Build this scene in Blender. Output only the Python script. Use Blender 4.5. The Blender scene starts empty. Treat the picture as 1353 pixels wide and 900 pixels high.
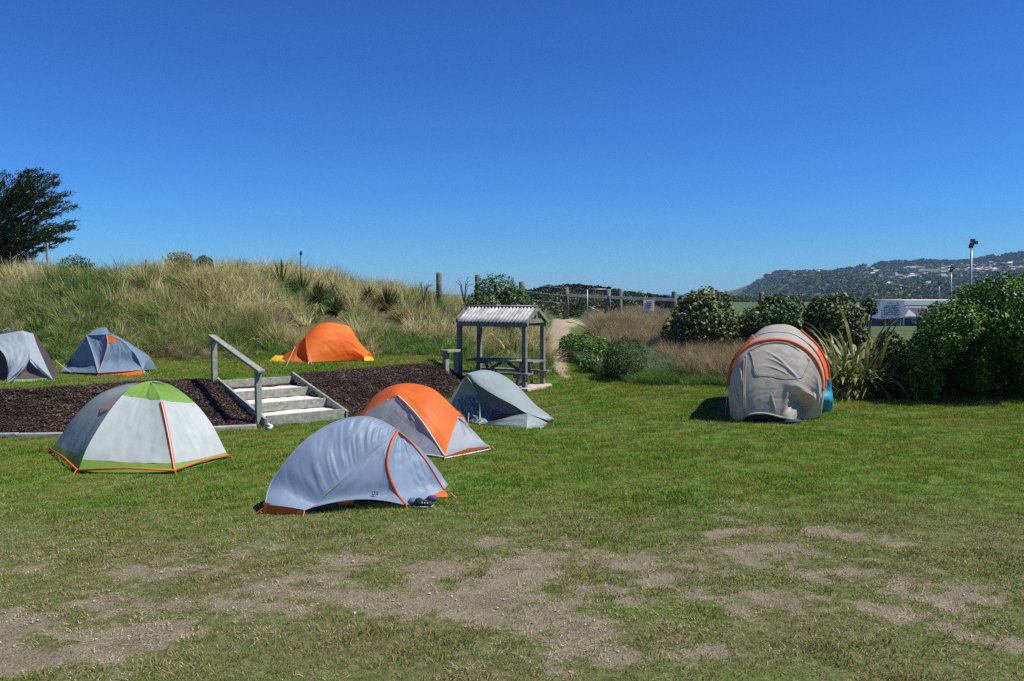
import bpy, math, random
import numpy as np
from mathutils import Vector, Matrix
random.seed(7); RNG = np.random.default_rng(7)
SC = bpy.context.scene; C = SC.collection
R = math.radians
# ------------------------------------------------------------------ camera, sky, sun, exposure
F_PX, HOR, CAM_Z = 1126.0, 388.0, 2.4
PITCH = math.atan((450.0 - HOR) / F_PX)
cd = bpy.data.cameras.new('camera'); cam = bpy.data.objects.new('camera', cd); C.objects.link(cam)
cd.sensor_width = 36.0; cd.lens = 36.0 * F_PX / 1353.0; cd.clip_start = 0.1; cd.clip_end = 60000
cam.location = (0, 0, CAM_Z); cam.rotation_euler = (math.pi / 2 - PITCH, 0, 0)
SC.camera = cam
SUN_EL = R(54); SUN_AZ = math.atan2(0.985, -0.17)          # from +Y towards +X
sun_dir = Vector((math.sin(SUN_AZ) * math.cos(SUN_EL), math.cos(SUN_AZ) * math.cos(SUN_EL), math.sin(SUN_EL)))
world = bpy.data.worlds.new('World'); SC.world = world; world.use_nodes = True
wn = world.node_tree; wn.nodes.clear()
sky = wn.nodes.new('ShaderNodeTexSky'); sky.sky_type = 'NISHITA'; sky.sun_disc = False
sky.sun_elevation = SUN_EL; sky.sun_rotation = SUN_AZ
sky.air_density = 1.0; sky.dust_density = 0.0; sky.ozone_density = 3.0; sky.altitude = 10
tint = wn.nodes.new('ShaderNodeMix'); tint.data_type = 'RGBA'; tint.blend_type = 'MULTIPLY'; tint.inputs[0].default_value = 1
tint.inputs[7].default_value = (0.50, 0.84, 1.20, 1)
bg = wn.nodes.new('ShaderNodeBackground'); bg.inputs[1].default_value = 0.09
wo = wn.nodes.new('ShaderNodeOutputWorld')
def vmul(src, c):
    m = wn.nodes.new('ShaderNodeMix'); m.data_type = 'RGBA'; m.blend_type = 'MULTIPLY'; m.inputs[0].default_value = 1; m.inputs[7].default_value = (*c, 1)
    wn.links.new(src, m.inputs[6]); return m.outputs[2]
wn.links.new(sky.outputs[0], tint.inputs[6])
gam = wn.nodes.new('ShaderNodeGamma'); gam.inputs[1].default_value = 1.3            # deep, clear, contrasty southern sky
wn.links.new(vmul(tint.outputs[2], (.1147, .1147, .1147)), gam.inputs[0])
wn.links.new(vmul(gam.outputs[0], (4.3, 5.6, 6.7)), bg.inputs[0]); wn.links.new(bg.outputs[0], wo.inputs[0])
sl = bpy.data.lights.new('sun', 'SUN'); sl.energy = 4.5; sl.angle = R(0.53); sl.color = (1, 0.955, 0.89)
so = bpy.data.objects.new('sun', sl); C.objects.link(so); so.location = sun_dir * 60
so.rotation_euler = sun_dir.to_track_quat('Z', 'Y').to_euler()
SC.view_settings.view_transform = 'Standard'; SC.view_settings.look = 'None'
SC.view_settings.exposure = 0.60; SC.view_settings.gamma = 1.0
SC.cycles.use_denoising = False; SC.cycles.use_adaptive_sampling = False; SC.cycles.max_bounces = 8; SC.cycles.transparent_max_bounces = 12
SC.cycles.volume_bounces = 0; SC.cycles.sample_clamp_indirect = 1.5

# ------------------------------------------------------------------ pixel -> point helpers
def ray(px, py):
    a = (px - 676.5) / F_PX; u = (450.0 - py) / F_PX
    return Vector((a, math.cos(PITCH) + math.sin(PITCH) * u, -math.sin(PITCH) + math.cos(PITCH) * u))
def P(px, py, d):
    r = ray(px, py); t = d / r.y
    return Vector((r.x * t, d, CAM_Z + r.z * t))
def G(px, py, z=0.0):
    r = ray(px, py); t = (z - CAM_Z) / r.z
    return Vector((r.x * t, r.y * t, z))
def V(*a): return Vector(a)

# ------------------------------------------------------------------ numpy noise
def _h(ix, iy, s):
    n = (ix * 374761393 + iy * 668265263 + s * 974711) & 0x7fffffff
    n = ((n ^ (n >> 13)) * 1274126177) & 0x7fffffff
    return ((n ^ (n >> 16)) & 0xffff) / 65535.0
def vnoise(x, y, s=0):
    x = np.asarray(x, float); y = np.asarray(y, float)
    ix = np.floor(x).astype(np.int64); iy = np.floor(y).astype(np.int64)
    fx = x - ix; fy = y - iy; fx = fx * fx * (3 - 2 * fx); fy = fy * fy * (3 - 2 * fy)
    a = _h(ix, iy, s); b = _h(ix + 1, iy, s); c = _h(ix, iy + 1, s); d = _h(ix + 1, iy + 1, s)
    return (a * (1 - fx) + b * fx) * (1 - fy) + (c * (1 - fx) + d * fx) * fy
def fbm(x, y, s=0, o=4):
    r = 0; a = 0.5; k = 1.0; t = 0
    for i in range(o):
        r = r + a * vnoise(np.asarray(x) * k + 17.3 * i, np.asarray(y) * k - 9.1 * i, s + i); t += a; a *= 0.5; k *= 2.03
    return r / t
def sm(a, b, x):
    t = np.clip((np.asarray(x, float) - a) / (b - a), 0, 1); return t * t * (3 - 2 * t)

# ------------------------------------------------------------------ terrain
TER = 0.65
XL = [-40, -9.1, -8.46, -4.46, -3.21, -1.37, -0.6]; YL = [13.0, 14.05, 14.1, 15.25, 16.35, 19.8, 22]
XU = [-40, -9.1, -7.4, -5.97, -4.72, -2.17, -1.2, -.5]; YU = [14.0, 15.3, 16.7, 17.2, 18.2, 20.9, 22.2, 23]
XF = [-40, -12, -7.9, -6, -4, -2.2, -1, 0, 2.0, 3.2, 6, 9, 14, 40]; YF = [20, 20.6, 22.0, 23.0, 23.6, 23.6, 24, 23.5, 23.5, 22.3, 21.7, 21, 20.2, 18]
def yL(x): return np.interp(x, XL, YL)
def yU(x): return np.interp(x, XU, YU)
def yF(x): return np.interp(x, XF, YF)
def bank_t(x, y): return np.clip((y - yL(x)) / (yU(x) - yL(x)), 0, 1)
def H(x, y):
    x = np.asarray(x, float); y = np.asarray(y, float)
    t = bank_t(x, y); t = t * 0.75 + 0.25 * t * t * (3 - 2 * t)
    z = TER * t * (1 - sm(-2.3, -0.9, x) * 0.85)
    zc = np.interp(x, [-60, -17, -11, -6.9, -4.4, -2.9, -1.9, 0, 2, 7, 10, 14, 40], [2.5, 2.5, 2.95, 2.5, 2.15, 1.8, 1.5, 1.2, 1.15, 1.05, .55, .1, 0])
    ln = np.interp(x, [-3, 0, 2.5, 4, 9], [6.5, 11.5, 11.5, 9, 7])
    k = sm(0, 1, (y - yF(x)) / ln) * 0.75 + np.clip((y - yF(x)) / ln, 0, 1) * 0.25
    z = z * (1 - k) + zc * k
    z = z + k * (fbm(x * 0.55, y * 0.55, 5) - 0.5) * 1.1
    z = z + (fbm(x * 0.35, y * 0.35, 9, 3) - 0.5) * 0.05 * (1 - k)
    sx = x + 4.46; sy = y - 15.35; uu = sx * .776 + sy * .63; ww = -sx * .63 + sy * .776
    z = z - .14 * ((uu > -.02) & (uu < 1.60) & (ww > -.01) & (ww < 2.42))
    y0 = np.interp(x, [7, 11], [38, 24]); d = sm(0, 1, (y - y0) / 34.0)
    return z * (1 - d) - 3.3 * d
def Hs(x, y): return float(H(x, y))
def world_blob(px, py, rx, ry):
    c = G(px, py); a = G(px + rx, py); f = G(px, py - ry); n = G(px, py + ry)
    return (c.x, c.y, abs(a.x - c.x), abs(f.y - n.y) / 2)
BLOBS = [world_blob(*b) for b in [(190, 762, 75, 10), (290, 745, 60, 14), (345, 728, 30, 9), (180, 845, 75, 38), (250, 805, 90, 20), (60, 820, 60, 14),
    (30, 862, 60, 20), (130, 800, 60, 14), (20, 760, 34, 10), (405, 780, 80, 18), (350, 790, 60, 18), (520, 788, 90, 20), (640, 785, 90, 20), (700, 765, 70, 22),
    (590, 808, 90, 12), (700, 815, 60, 12), (760, 840, 60, 14), (830, 862, 50, 14), (850, 745, 70, 14), (900, 772, 60, 14), (820, 790, 60, 12),
    (965, 688, 22, 8), (945, 700, 20, 6), (1060, 700, 45, 6), (1105, 752, 70, 12), (1190, 772, 80, 13), (1275, 790, 75, 12), (1000, 740, 60, 8),
    (980, 818, 20, 9), (1010, 780, 40, 10), (1150, 812, 50, 10), (1130, 705, 20, 5), (660, 715, 24, 6), (740, 735, 50, 10), (290, 700, 0.1, 5), (900, 860, 40, 12), (1310, 840, 40, 18), (480, 745, 60, 10), (1040, 730, 40, 7), (560, 760, 60, 10)]]
def dirt(x, y):
    m = np.zeros_like(np.asarray(x, float))
    wx = x + (fbm(x * 1.5, y * 1.5, 31) - .5) * 1.1; wy = y + (fbm(x * 1.5, y * 1.5, 41) - .5) * 0.9
    for cx, cy, rx, ry in BLOBS:
        q = ((wx - cx) / (rx + .03)) ** 2 + ((wy - cy) / (ry + .12)) ** 2
        m = np.maximum(m, np.exp(-q * 0.6))
    zone = sm(10.2, 8.0, y)
    m = m * 0.66 + zone * 0.16 + (fbm(x * 1.9, y * 3.2, 51, 3) - 0.5) * 0.75 + (fbm(x * 8, y * 8, 57, 3) - 0.5) * 0.75
    return sm(0.32, 0.98, m)
PATHC = [(1.50, 22.8, .06), (1.45, 24.2, .15), (1.42, 26, .25), (1.48, 28.5, .32), (1.68, 31, .36), (2.1, 33.5, .42), (3.6, 35.5, .4), (8, 37.5, .5)]
def path_m(x, y):
    best = np.full(np.shape(x), 9.0)
    pts = PATHC
    for (x0, y0, w0), (x1, y1, w1) in zip(pts[:-1], pts[1:]):
        dx, dy = x1 - x0, y1 - y0
        t = np.clip(((x - x0) * dx + (y - y0) * dy) / (dx * dx + dy * dy), 0, 1)
        d = np.hypot(x - x0 - t * dx, y - y0 - t * dy) / (w0 + t * (w1 - w0))
        best = np.minimum(best, d)
    return sm(1.25, 0.85, best + (fbm(np.asarray(x) * 2, np.asarray(y) * 2, 61) - .5) * .5)
def mulch_m(x, y):
    t = (y - yL(x)) / (yU(x) - yL(x)); n = (fbm(x * 2, y * 2, 71) - .5) * 0.12
    return sm(-0.02, 0.02, t) * sm(1.06, 0.98, t + n) * sm(-0.95, -1.25, x)
def dune_m(x, y):
    k = (y - yF(x)) + (fbm(x * 1.2, y * 1.2, 81) - .5) * 0.9
    side = sm(-1.6, -2.4, x) + sm(3.0, 3.5, x) * sm(13, 11, x)
    return sm(48, 40, y) * sm(0, 0.3, k) * np.clip(side + sm(27, 30, y) * 0, 0, 1) * (1 - path_m(x, y))

# ------------------------------------------------------------------ object helpers
def tag(o, label=None, cat=None, group=None, kind=None):
    if label: o['label'] = label
    if cat: o['category'] = cat
    if group: o['group'] = group
    if kind: o['kind'] = kind
    return o
def root(name, loc, label, cat, group=None):
    o = bpy.data.objects.new(name, None); C.objects.link(o); o.location = loc; o.empty_display_size = .2
    return tag(o, label, cat, group)
def mesh_obj(name, verts, faces, mats, parent=None, smooth=False, mi=None):
    me = bpy.data.meshes.new(name)
    off = Vector((0, 0, 0)); p = parent
    while p is not None: off = off + p.location; p = p.parent
    v = np.asarray([tuple(a) for a in verts] if not isinstance(verts, np.ndarray) else verts, float) - np.array(off)
    if isinstance(faces, np.ndarray):
        n, k = faces.shape
        me.vertices.add(len(v)); me.vertices.foreach_set('co', v.astype(np.float32).ravel())
        me.loops.add(n * k); me.loops.foreach_set('vertex_index', faces.astype(np.int32).ravel())
        me.polygons.add(n); me.polygons.foreach_set('loop_start', np.arange(0, n * k, k, dtype=np.int32))
        me.update(calc_edges=True)
    else:
        me.from_pydata([tuple(a) for a in v], [], faces)
    for m in (mats if isinstance(mats, (list, tuple)) else [mats]): me.materials.append(m)
    if mi is not None: me.polygons.foreach_set('material_index', np.asarray(mi, np.int32))
    if smooth: me.polygons.foreach_set('use_smooth', np.ones(len(me.polygons), bool))
    me.validate(clean_customdata=False); me.update()
    o = bpy.data.objects.new(name, me); C.objects.link(o)
    if parent: o.parent = parent
    return o
class MB:
    def __init__(s): s.v = []; s.f = []; s.m = []
    def add(s, vs, fs, mi=0):
        b = len(s.v); s.v += [Vector(a) for a in vs]; s.f += [tuple(i + b for i in f) for f in fs]; s.m += [mi] * len(fs)
    def box(s, c, size, rz=0, ax=None, mi=0, jit=0.0):
        hx, hy, hz = [a / 2 for a in size]
        M = Matrix.Rotation(rz, 3, 'Z') if ax is None else ax
        vs = [Vector(c) + M @ Vector((x * hx + random.uniform(-jit, jit), y * hy + random.uniform(-jit, jit), z * hz)) for x, y, z in
              [(-1, -1, -1), (1, -1, -1), (1, 1, -1), (-1, 1, -1), (-1, -1, 1), (1, -1, 1), (1, 1, 1), (-1, 1, 1)]]
        s.add(vs, [(0, 3, 2, 1), (4, 5, 6, 7), (0, 1, 5, 4), (1, 2, 6, 5), (2, 3, 7, 6), (3, 0, 4, 7)], mi)
    def bar(s, a, b, w, h, mi=0, up=Vector((0, 0, 1))):
        a = Vector(a); b = Vector(b); d = (b - a); L = d.length; d.normalize()
        x = d.cross(up)
        if x.length < 1e-4: x = d.cross(Vector((0, 1, 0)))
        x.normalize(); z = x.cross(d).normalized()
        M = Matrix((d, x, z)).transposed()
        s.box((a + b) / 2, (L, w, h), ax=M, mi=mi)
    def tube(s, pts, r, n=8, mi=0, cap=True, flat=1.0, nrm=None):
        pts = [Vector(p) for p in pts]; N = len(pts)
        rs = r if isinstance(r, (list, tuple)) else [r] * N
        b = len(s.v); pu = None
        for i, p in enumerate(pts):
            d = (pts[min(i + 1, N - 1)] - pts[max(i - 1, 0)]).normalized()
            u = nrm.copy() if nrm is not None else (pu or (Vector((0, 0, 1)) if abs(d.z) < .9 else Vector((1, 0, 0))))
            u = (u - d * u.dot(d)); u = u.normalized() if u.length > 1e-5 else Vector((1, 0, 0)); w = d.cross(u); pu = u
            for k in range(n):
                a = 2 * math.pi * k / n; s.v.append(p + (u * math.cos(a) * flat + w * math.sin(a)) * rs[i])
        for i in range(N - 1):
            for k in range(n):
                s.f.append((b + i * n + k, b + i * n + (k + 1) % n, b + (i + 1) * n + (k + 1) % n, b + (i + 1) * n + k)); s.m.append(mi)
        if cap:
            s.f.append(tuple(b + k for k in range(n))[::-1]); s.m.append(mi)
            s.f.append(tuple(b + (N - 1) * n + k for k in range(n))); s.m.append(mi)
    def build(s, name, mats, parent=None, smooth=False, bevel=0.0):
        o = mesh_obj(name, s.v, s.f, mats, parent, smooth, s.m)
        if bevel:
            md = o.modifiers.new('bevel', 'BEVEL'); md.width = bevel; md.segments = 2; md.limit_method = 'ANGLE'
        return o

# ------------------------------------------------------------------ materials
def new_mat(name):
    m = bpy.data.materials.new(name); m.use_nodes = True
    nt = m.node_tree; b = nt.nodes['Principled BSDF']; return m, nt, b
def noise_node(nt, scale, detail=4, coord='pos', vscale=None):
    n = nt.nodes.new('ShaderNodeTexNoise'); n.inputs['Scale'].default_value = scale; n.inputs['Detail'].default_value = detail
    if coord == 'pos': g = nt.nodes.new('ShaderNodeNewGeometry'); src = g.outputs['Position']
    else: g = nt.nodes.new('ShaderNodeTexCoord'); src = g.outputs['Object']
    if vscale:
        mp = nt.nodes.new('ShaderNodeMapping'); mp.inputs['Scale'].default_value = vscale; nt.links.new(src, mp.inputs[0]); src = mp.outputs[0]
    nt.links.new(src, n.inputs['Vector']); return n
def ramp(nt, src, stops):
    r = nt.nodes.new('ShaderNodeValToRGB'); e = r.color_ramp.elements
    while len(e) < len(stops): e.new(0.5)
    for i, (p, c) in enumerate(stops): e[i].position = p; e[i].color = (c[0], c[1], c[2], 1)
    nt.links.new(src, r.inputs[0]); return r
def mixc(nt, fac, a, b, mode='MIX'):
    m = nt.nodes.new('ShaderNodeMix'); m.data_type = 'RGBA'; m.blend_type = mode
    for sock, val in ((0, fac), (6, a), (7, b)):
        if isinstance(val, (int, float)): m.inputs[sock].default_value = val
        elif isinstance(val, tuple): m.inputs[sock].default_value = (val[0], val[1], val[2], 1)
        else: nt.links.new(val, m.inputs[sock])
    return m.outputs[2]
def bump(nt, b, h, strength, dist=0.01):
    n = nt.nodes.new('ShaderNodeBump'); n.inputs['Strength'].default_value = strength; n.inputs['Distance'].default_value = dist
    nt.links.new(h, n.inputs['Height']); nt.links.new(n.outputs[0], b.inputs['Normal'])
def solid(name, c, rough=.7, var=.15, scale=8, bs=0.2, metallic=0, coord='obj', vscale=None, spec=.3, bd=.01):
    m, nt, b = new_mat(name)
    n = noise_node(nt, scale, 5, coord, vscale)
    r = ramp(nt, n.outputs[0], [(.3, tuple(x * (1 - var) for x in c)), (.7, tuple(min(1, x * (1 + var)) for x in c))])
    nt.links.new(r.outputs[0], b.inputs['Base Color']); b.inputs['Roughness'].default_value = rough; b.inputs['Metallic'].default_value = metallic
    b.inputs['Specular IOR Level'].default_value = spec
    if bs: bump(nt, b, n.outputs[0], bs, bd)
    return m
def fabric(name, c, trans=.35, rough=.42, wr=.35):
    rough += .10; wr *= .6
    m, nt, b = new_mat(name)
    n = noise_node(nt, 5, 3, 'pos'); r = ramp(nt, n.outputs[0], [(.3, tuple(x * .93 for x in c)), (.7, tuple(min(1, x * 1.05) for x in c))])
    nt.links.new(r.outputs[0], b.inputs['Base Color']); b.inputs['Roughness'].default_value = rough; b.inputs['Specular IOR Level'].default_value = .4
    w = noise_node(nt, 9, 3, 'pos', (1, 1, .35)); w.inputs['Distortion'].default_value = .8
    bump(nt, b, w.outputs[0], wr, .02)
    t = nt.nodes.new('ShaderNodeBsdfTranslucent'); nt.links.new(r.outputs[0], t.inputs[0])
    mx = nt.nodes.new('ShaderNodeMixShader'); mx.inputs[0].default_value = trans
    o = nt.nodes['Material Output']; nt.links.new(b.outputs[0], mx.inputs[1]); nt.links.new(t.outputs[0], mx.inputs[2]); nt.links.new(mx.outputs[0], o.inputs[0])
    return m
def leafmat(name, stops, nscale=1.2, rough=.5, trans=.25, spec=.4, mixr=.45, objr=.12):
    m, nt, b = new_mat(name)
    n = noise_node(nt, nscale, 3, 'pos'); g = nt.nodes.new('ShaderNodeNewGeometry')
    oi = nt.nodes.new('ShaderNodeObjectInfo')
    a = nt.nodes.new('ShaderNodeMath'); a.operation = 'MULTIPLY_ADD'; a.inputs[1].default_value = mixr; nt.links.new(g.outputs['Random Per Island'], a.inputs[0])
    s = nt.nodes.new('ShaderNodeMath'); s.operation = 'MULTIPLY_ADD'; s.inputs[1].default_value = 1.0; s.inputs[2].default_value = -mixr / 2 - (objr - .12) / 2
    nt.links.new(n.outputs[0], s.inputs[0]); nt.links.new(s.outputs[0], a.inputs[2])
    a2 = nt.nodes.new('ShaderNodeMath'); a2.operation = 'MULTIPLY_ADD'; a2.inputs[1].default_value = objr; a.inputs[2].default_value = 0; nt.links.new(oi.outputs['Random'], a2.inputs[0]); nt.links.new(a.outputs[0], a2.inputs[2])
    r = ramp(nt, a2.outputs[0], stops)
    nt.links.new(r.outputs[0], b.inputs['Base Color']); b.inputs['Roughness'].default_value = rough; b.inputs['Specular IOR Level'].default_value = spec
    t = nt.nodes.new('ShaderNodeBsdfTranslucent'); nt.links.new(r.outputs[0], t.inputs[0])
    mx = nt.nodes.new('ShaderNodeMixShader'); mx.inputs[0].default_value = trans
    o = nt.nodes['Material Output']; nt.links.new(b.outputs[0], mx.inputs[1]); nt.links.new(t.outputs[0], mx.inputs[2]); nt.links.new(mx.outputs[0], o.inputs[0])
    return m
M = {}
M['timber'] = solid('weathered_timber', (.24, .25, .205), .85, .3, 14, .5, vscale=(1, 1, 1))
M['shelter_timber'] = solid('shelter_timber', (.165, .165, .145), .9, .35, 9, .6)
M['timber_dark'] = solid('dark_timber', (.13, .13, .12), .85, .3, 14, .5)
M['post'] = solid('fence_timber', (.15, .155, .12), .9, .35, 10, .5)
M['sleeper'] = solid('sleeper_edge', (.30, .29, .27), .9, .35, 5, .6)
M['fines'] = solid('pale_gravel_fines', (.58, .56, .52), .95, .14, 60, .6, coord='pos')
M['concrete'] = solid('concrete', (.40, .36, .30), .9, .2, 6, .4, coord='pos')
M['iron'] = solid('corrugated_iron', (.34, .335, .32), .75, .38, 4, .1, metallic=.15)
M['steel'] = solid('steel', (.30, .33, .35), .5, .1, 6, 0, metallic=.6)
M['white'] = solid('white_paint', (.72, .73, .74), .6, .05, 5, 0)
M['black'] = solid('black_cloth', (.02, .022, .028), .8, .3, 10, .2)
M['navy'] = solid('navy_cloth', (.03, .04, .09), .7, .3, 10, .4)
M['bark'] = solid('bark', (.09, .07, .055), .95, .3, 9, .8)
M['rubber'] = solid('grey_rubber', (.25, .26, .27), .6, .1, 10, .1)
M['cord'] = solid('cord', (.62, .62, .5), .7, .1, 10, 0)
F = {}
F['blue'] = fabric('blue_grey_fly', (.26, .345, .47), .40, .38)
F['blue2'] = fabric('slate_blue_fly', (.20, .29, .38), .35, .4)
F['orange'] = fabric('burnt_orange_fly', (.74, .155, .022), .33)
F['rust'] = fabric('rust_orange_sleeve', (.72, .17, .045), .3)
F['bright'] = fabric('bright_orange_fly', (.95, .23, .03), .45, .5)
F['yellow'] = fabric('yellow_floor', (.85, .55, .03), .3)
F['silver'] = fabric('silver_grey_fly', (.52, .57, .55), .38)
F['silver_shade'] = fabric('silver_grey_shaded_fly', (.36, .40, .39), .4)  # silver fly darkened: shade on the dome tent's left side put into the colour
F['green'] = fabric('lime_green_fly', (.20, .36, .06), .32)
F['pale'] = fabric('pale_blue_fly', (.44, .50, .56), .48)
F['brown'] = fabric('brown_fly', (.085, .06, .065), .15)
F['mint'] = fabric('mint_floor', (.35, .55, .30), .2)
F['beige'] = fabric('beige_fly', (.50, .465, .40), .4, .46, .3)
F['teal'] = fabric('teal_fly', (.02, .32, .50), .3)
F['greygreen'] = fabric('grey_green_fly', (.30, .36, .36), .28, .4)
F['greygreen_shade'] = fabric('grey_green_shaded_fly', (.13, .17, .20), .12, .45)  # darker grey green fly: shade of the low tent's underside painted in
F['webbing'] = fabric('green_webbing', (.16, .28, .10), .1)
F['maroon'] = fabric('peach_patch', (.60, .30, .22), .3)
mm, nt, b = new_mat('netting'); b.inputs['Base Color'].default_value = (.10, .14, .18, 1); b.inputs['Roughness'].default_value = .8
n = noise_node(nt, 26, 3, 'pos', (1, 1, .4)); r_ = ramp(nt, n.outputs[0], [(.35, (.05, .08, .10)), (.6, (.18, .24, .28)), (.72, (.5, .56, .58))]); nt.links.new(r_.outputs[0], b.inputs['Base Color']); M['net'] = mm

# ground material
gm, nt, b = new_mat('ground_cover'); b.inputs['Roughness'].default_value = .95; b.inputs['Specular IOR Level'].default_value = .15
def att(nm):
    a = nt.nodes.new('ShaderNodeAttribute'); a.attribute_name = nm; return a.outputs['Fac']
n1 = noise_node(nt, .8, 5); n2 = noise_node(nt, 14, 5); n3 = noise_node(nt, 3, 4); n4 = noise_node(nt, 70, 4)
thatch = ramp(nt, n2.outputs[0], [(.3, (.050, .105, .010)), (.55, (.095, .155, .02)), (.75, (.17, .17, .05))])
dirtc = ramp(nt, n3.outputs[0], [(.3, (.13, .110, .070)), (.55, (.20, .170, .112)), (.8, (.30, .26, .18))])
dirtf = mixc(nt, .5, dirtc.outputs[0], ramp(nt, n4.outputs[0], [(.35, (.11, .09, .058)), (.5, (.19, .16, .108)), (.68, (.33, .285, .205))]).outputs[0])
pathc = ramp(nt, n2.outputs[0], [(.3, (.26, .21, .145)), (.7, (.37, .30, .21))])
mulc = ramp(nt, n4.outputs[0], [(.35, (.018, .013, .010)), (.7, (.07, .048, .035))])
dunec = ramp(nt, n3.outputs[0], [(.3, (.055, .062, .02)), (.6, (.11, .095, .045)), (.8, (.16, .13, .07))])
fieldc = ramp(nt, n1.outputs[0], [(.3, (.055, .085, .028)), (.7, (.085, .11, .04))])
c = mixc(nt, att('far'), thatch.outputs[0], fieldc.outputs[0])
wornc = ramp(nt, n2.outputs[0], [(.3, (.075, .080, .030)), (.55, (.125, .120, .052)), (.75, (.19, .165, .09))])
c = mixc(nt, att('worn'), c, wornc.outputs[0])
c = mixc(nt, att('dune'), c, dunec.outputs[0])
# ragged edge on the dirt
n5 = noise_node(nt, 34, 5); a0 = nt.nodes.new('ShaderNodeMath'); a0.operation = 'ADD'; nt.links.new(n2.outputs[0], a0.inputs[0]); nt.links.new(n5.outputs[0], a0.inputs[1])
ad = nt.nodes.new('ShaderNodeMath'); ad.operation = 'MULTIPLY_ADD'; ad.inputs[1].default_value = 1.1; ad.inputs[2].default_value = -1.1; nt.links.new(a0.outputs[0], ad.inputs[0])
ae = nt.nodes.new('ShaderNodeMath'); ae.operation = 'ADD'; nt.links.new(att('dirt'), ae.inputs[0]); nt.links.new(ad.outputs[0], ae.inputs[1]); ae.use_clamp = True
dr = ramp(nt, ae.outputs[0], [(.28, (0, 0, 0)), (.62, (1, 1, 1))])
c = mixc(nt, dr.outputs[0], c, dirtf); c = mixc(nt, att('path'), c, pathc.outputs[0]); c = mixc(nt, att('mulch'), c, mulc.outputs[0])
nt.links.new(c, b.inputs['Base Color'])
hb = nt.nodes.new('ShaderNodeMath'); hb.operation = 'ADD'; nt.links.new(n2.outputs[0], hb.inputs[0]); nt.links.new(n4.outputs[0], hb.inputs[1])
bump(nt, b, hb.outputs[0], .8, .03)
M['ground'] = gm

# ------------------------------------------------------------------ ground sheet
def axis(fine0, fine1, step, lo, hi, grow=1.22):
    a = list(np.arange(fine0, fine1 + 1e-6, step)); s = step; x = a[-1]
    while x < hi: s *= grow; x += s; a.append(x)
    s = step; x = a[0]; pre = []
    while x > lo: s *= grow; x -= s; pre.append(x)
    return np.array(pre[::-1] + a)
gx = axis(-13, 13, .09, -900, 1600); gy = np.concatenate([axis(3.2, 26, .09, -30, 26)[:-1], axis(26, 44, .3, 25.9, 420, 1.15)[0:]])
gy = np.unique(np.round(gy, 4)); gy = gy[np.concatenate([[True], np.diff(gy) > .02])]
gy = np.concatenate([gy, [560, 700, 850, 1000, 1220]]); GX, GY = np.meshgrid(gx, gy); GZ = H(GX, GY)
dm = dirt(GX, GY) * (GY < 14) ; rough_z = (fbm(GX * 5, GY * 5, 91, 3) - .5) * .018
nv, nu = GX.shape; idx = np.arange(nv * nu).reshape(nv, nu)
fc = np.stack([idx[:-1, :-1], idx[:-1, 1:], idx[1:, 1:], idx[1:, :-1]], -1).reshape(-1, 4)
ground = mesh_obj('ground', np.stack([GX, GY, GZ + rough_z - .01 * dm], -1).reshape(-1, 3), fc, M['ground'], smooth=True)
tag(ground, kind='structure')
def setatt(o, nm, arr):
    a = o.data.attributes.new(nm, 'FLOAT', 'POINT'); a.data.foreach_set('value', np.asarray(arr, np.float32).ravel())
MUL = mulch_m(GX, GY); PM = path_m(GX, GY)
setatt(ground, 'dirt', dm * (1 - MUL)); setatt(ground, 'path', PM); setatt(ground, 'mulch', MUL)
setatt(ground, 'worn', np.clip(sm(11.0, 7.6, GY) * (.45 + 1.1 * (fbm(GX * .9, GY * 1.4, 161) - .3)), 0, 1) * (GY < 12)); setatt(ground, 'dune', dune_m(GX, GY)); setatt(ground, 'far', sm(26, 40, GY))
# sea
sea_m, nt, b = new_mat('sea_water'); b.inputs['Base Color'].default_value = (.02, .07, .11, 1); b.inputs['Roughness'].default_value = .25
n = noise_node(nt, .3, 4); bump(nt, b, n.outputs[0], .4, .3)
tag(mesh_obj('sea', [(-9000, 900, -4.6), (9000, 900, -4.6), (9000, 9000, -4.6), (-9000, 9000, -4.6)], [(0, 1, 2, 3)], sea_m), kind='structure')

# ------------------------------------------------------------------ scattering (geometry-node instances of small tuft meshes)
PROTO = {}
def blades_mesh(name, n, rad, h0, h1, w, lean, segs, mat, bias=(0, 0), droop=0.0, wtip=.15):
    vs = []; fs = []
    for i in range(n):
        a = random.uniform(0, 6.283); r = rad * math.sqrt(random.random()); x0 = math.cos(a) * r; y0 = math.sin(a) * r
        h = random.uniform(h0, h1); fa = random.uniform(0, 6.283); ox, oy = math.cos(fa) * w * .5, math.sin(fa) * w * .5
        la = a + random.uniform(-.9, .9); ll = lean * h * random.uniform(.2, 1.15)
        lx = math.cos(la) * ll + bias[0] * h; ly = math.sin(la) * ll + bias[1] * h
        b = len(vs)
        for k in range(segs + 1):
            t = k / segs; q = t * t; z = h * (t - droop * t * t * random.uniform(.85, 1.1)); ww = 1 - (1 - wtip) * t ** 1.5
            cx = x0 + lx * q; cy = y0 + ly * q
            if k == segs and segs < 3: vs.append((cx, cy, z))
            else: vs += [(cx - ox * ww, cy - oy * ww, z), (cx + ox * ww, cy + oy * ww, z)]
        for k in range(segs):
            if k == segs - 1 and segs < 3: fs.append((b + 2 * k, b + 2 * k + 1, b + 2 * k + 2))
            else: fs.append((b + 2 * k, b + 2 * k + 1, b + 2 * k + 3, b + 2 * k + 2))
    me = bpy.data.meshes.new(name); me.from_pydata(vs, [], fs); me.materials.append(mat)
    return bpy.data.objects.new(name, me)
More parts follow.
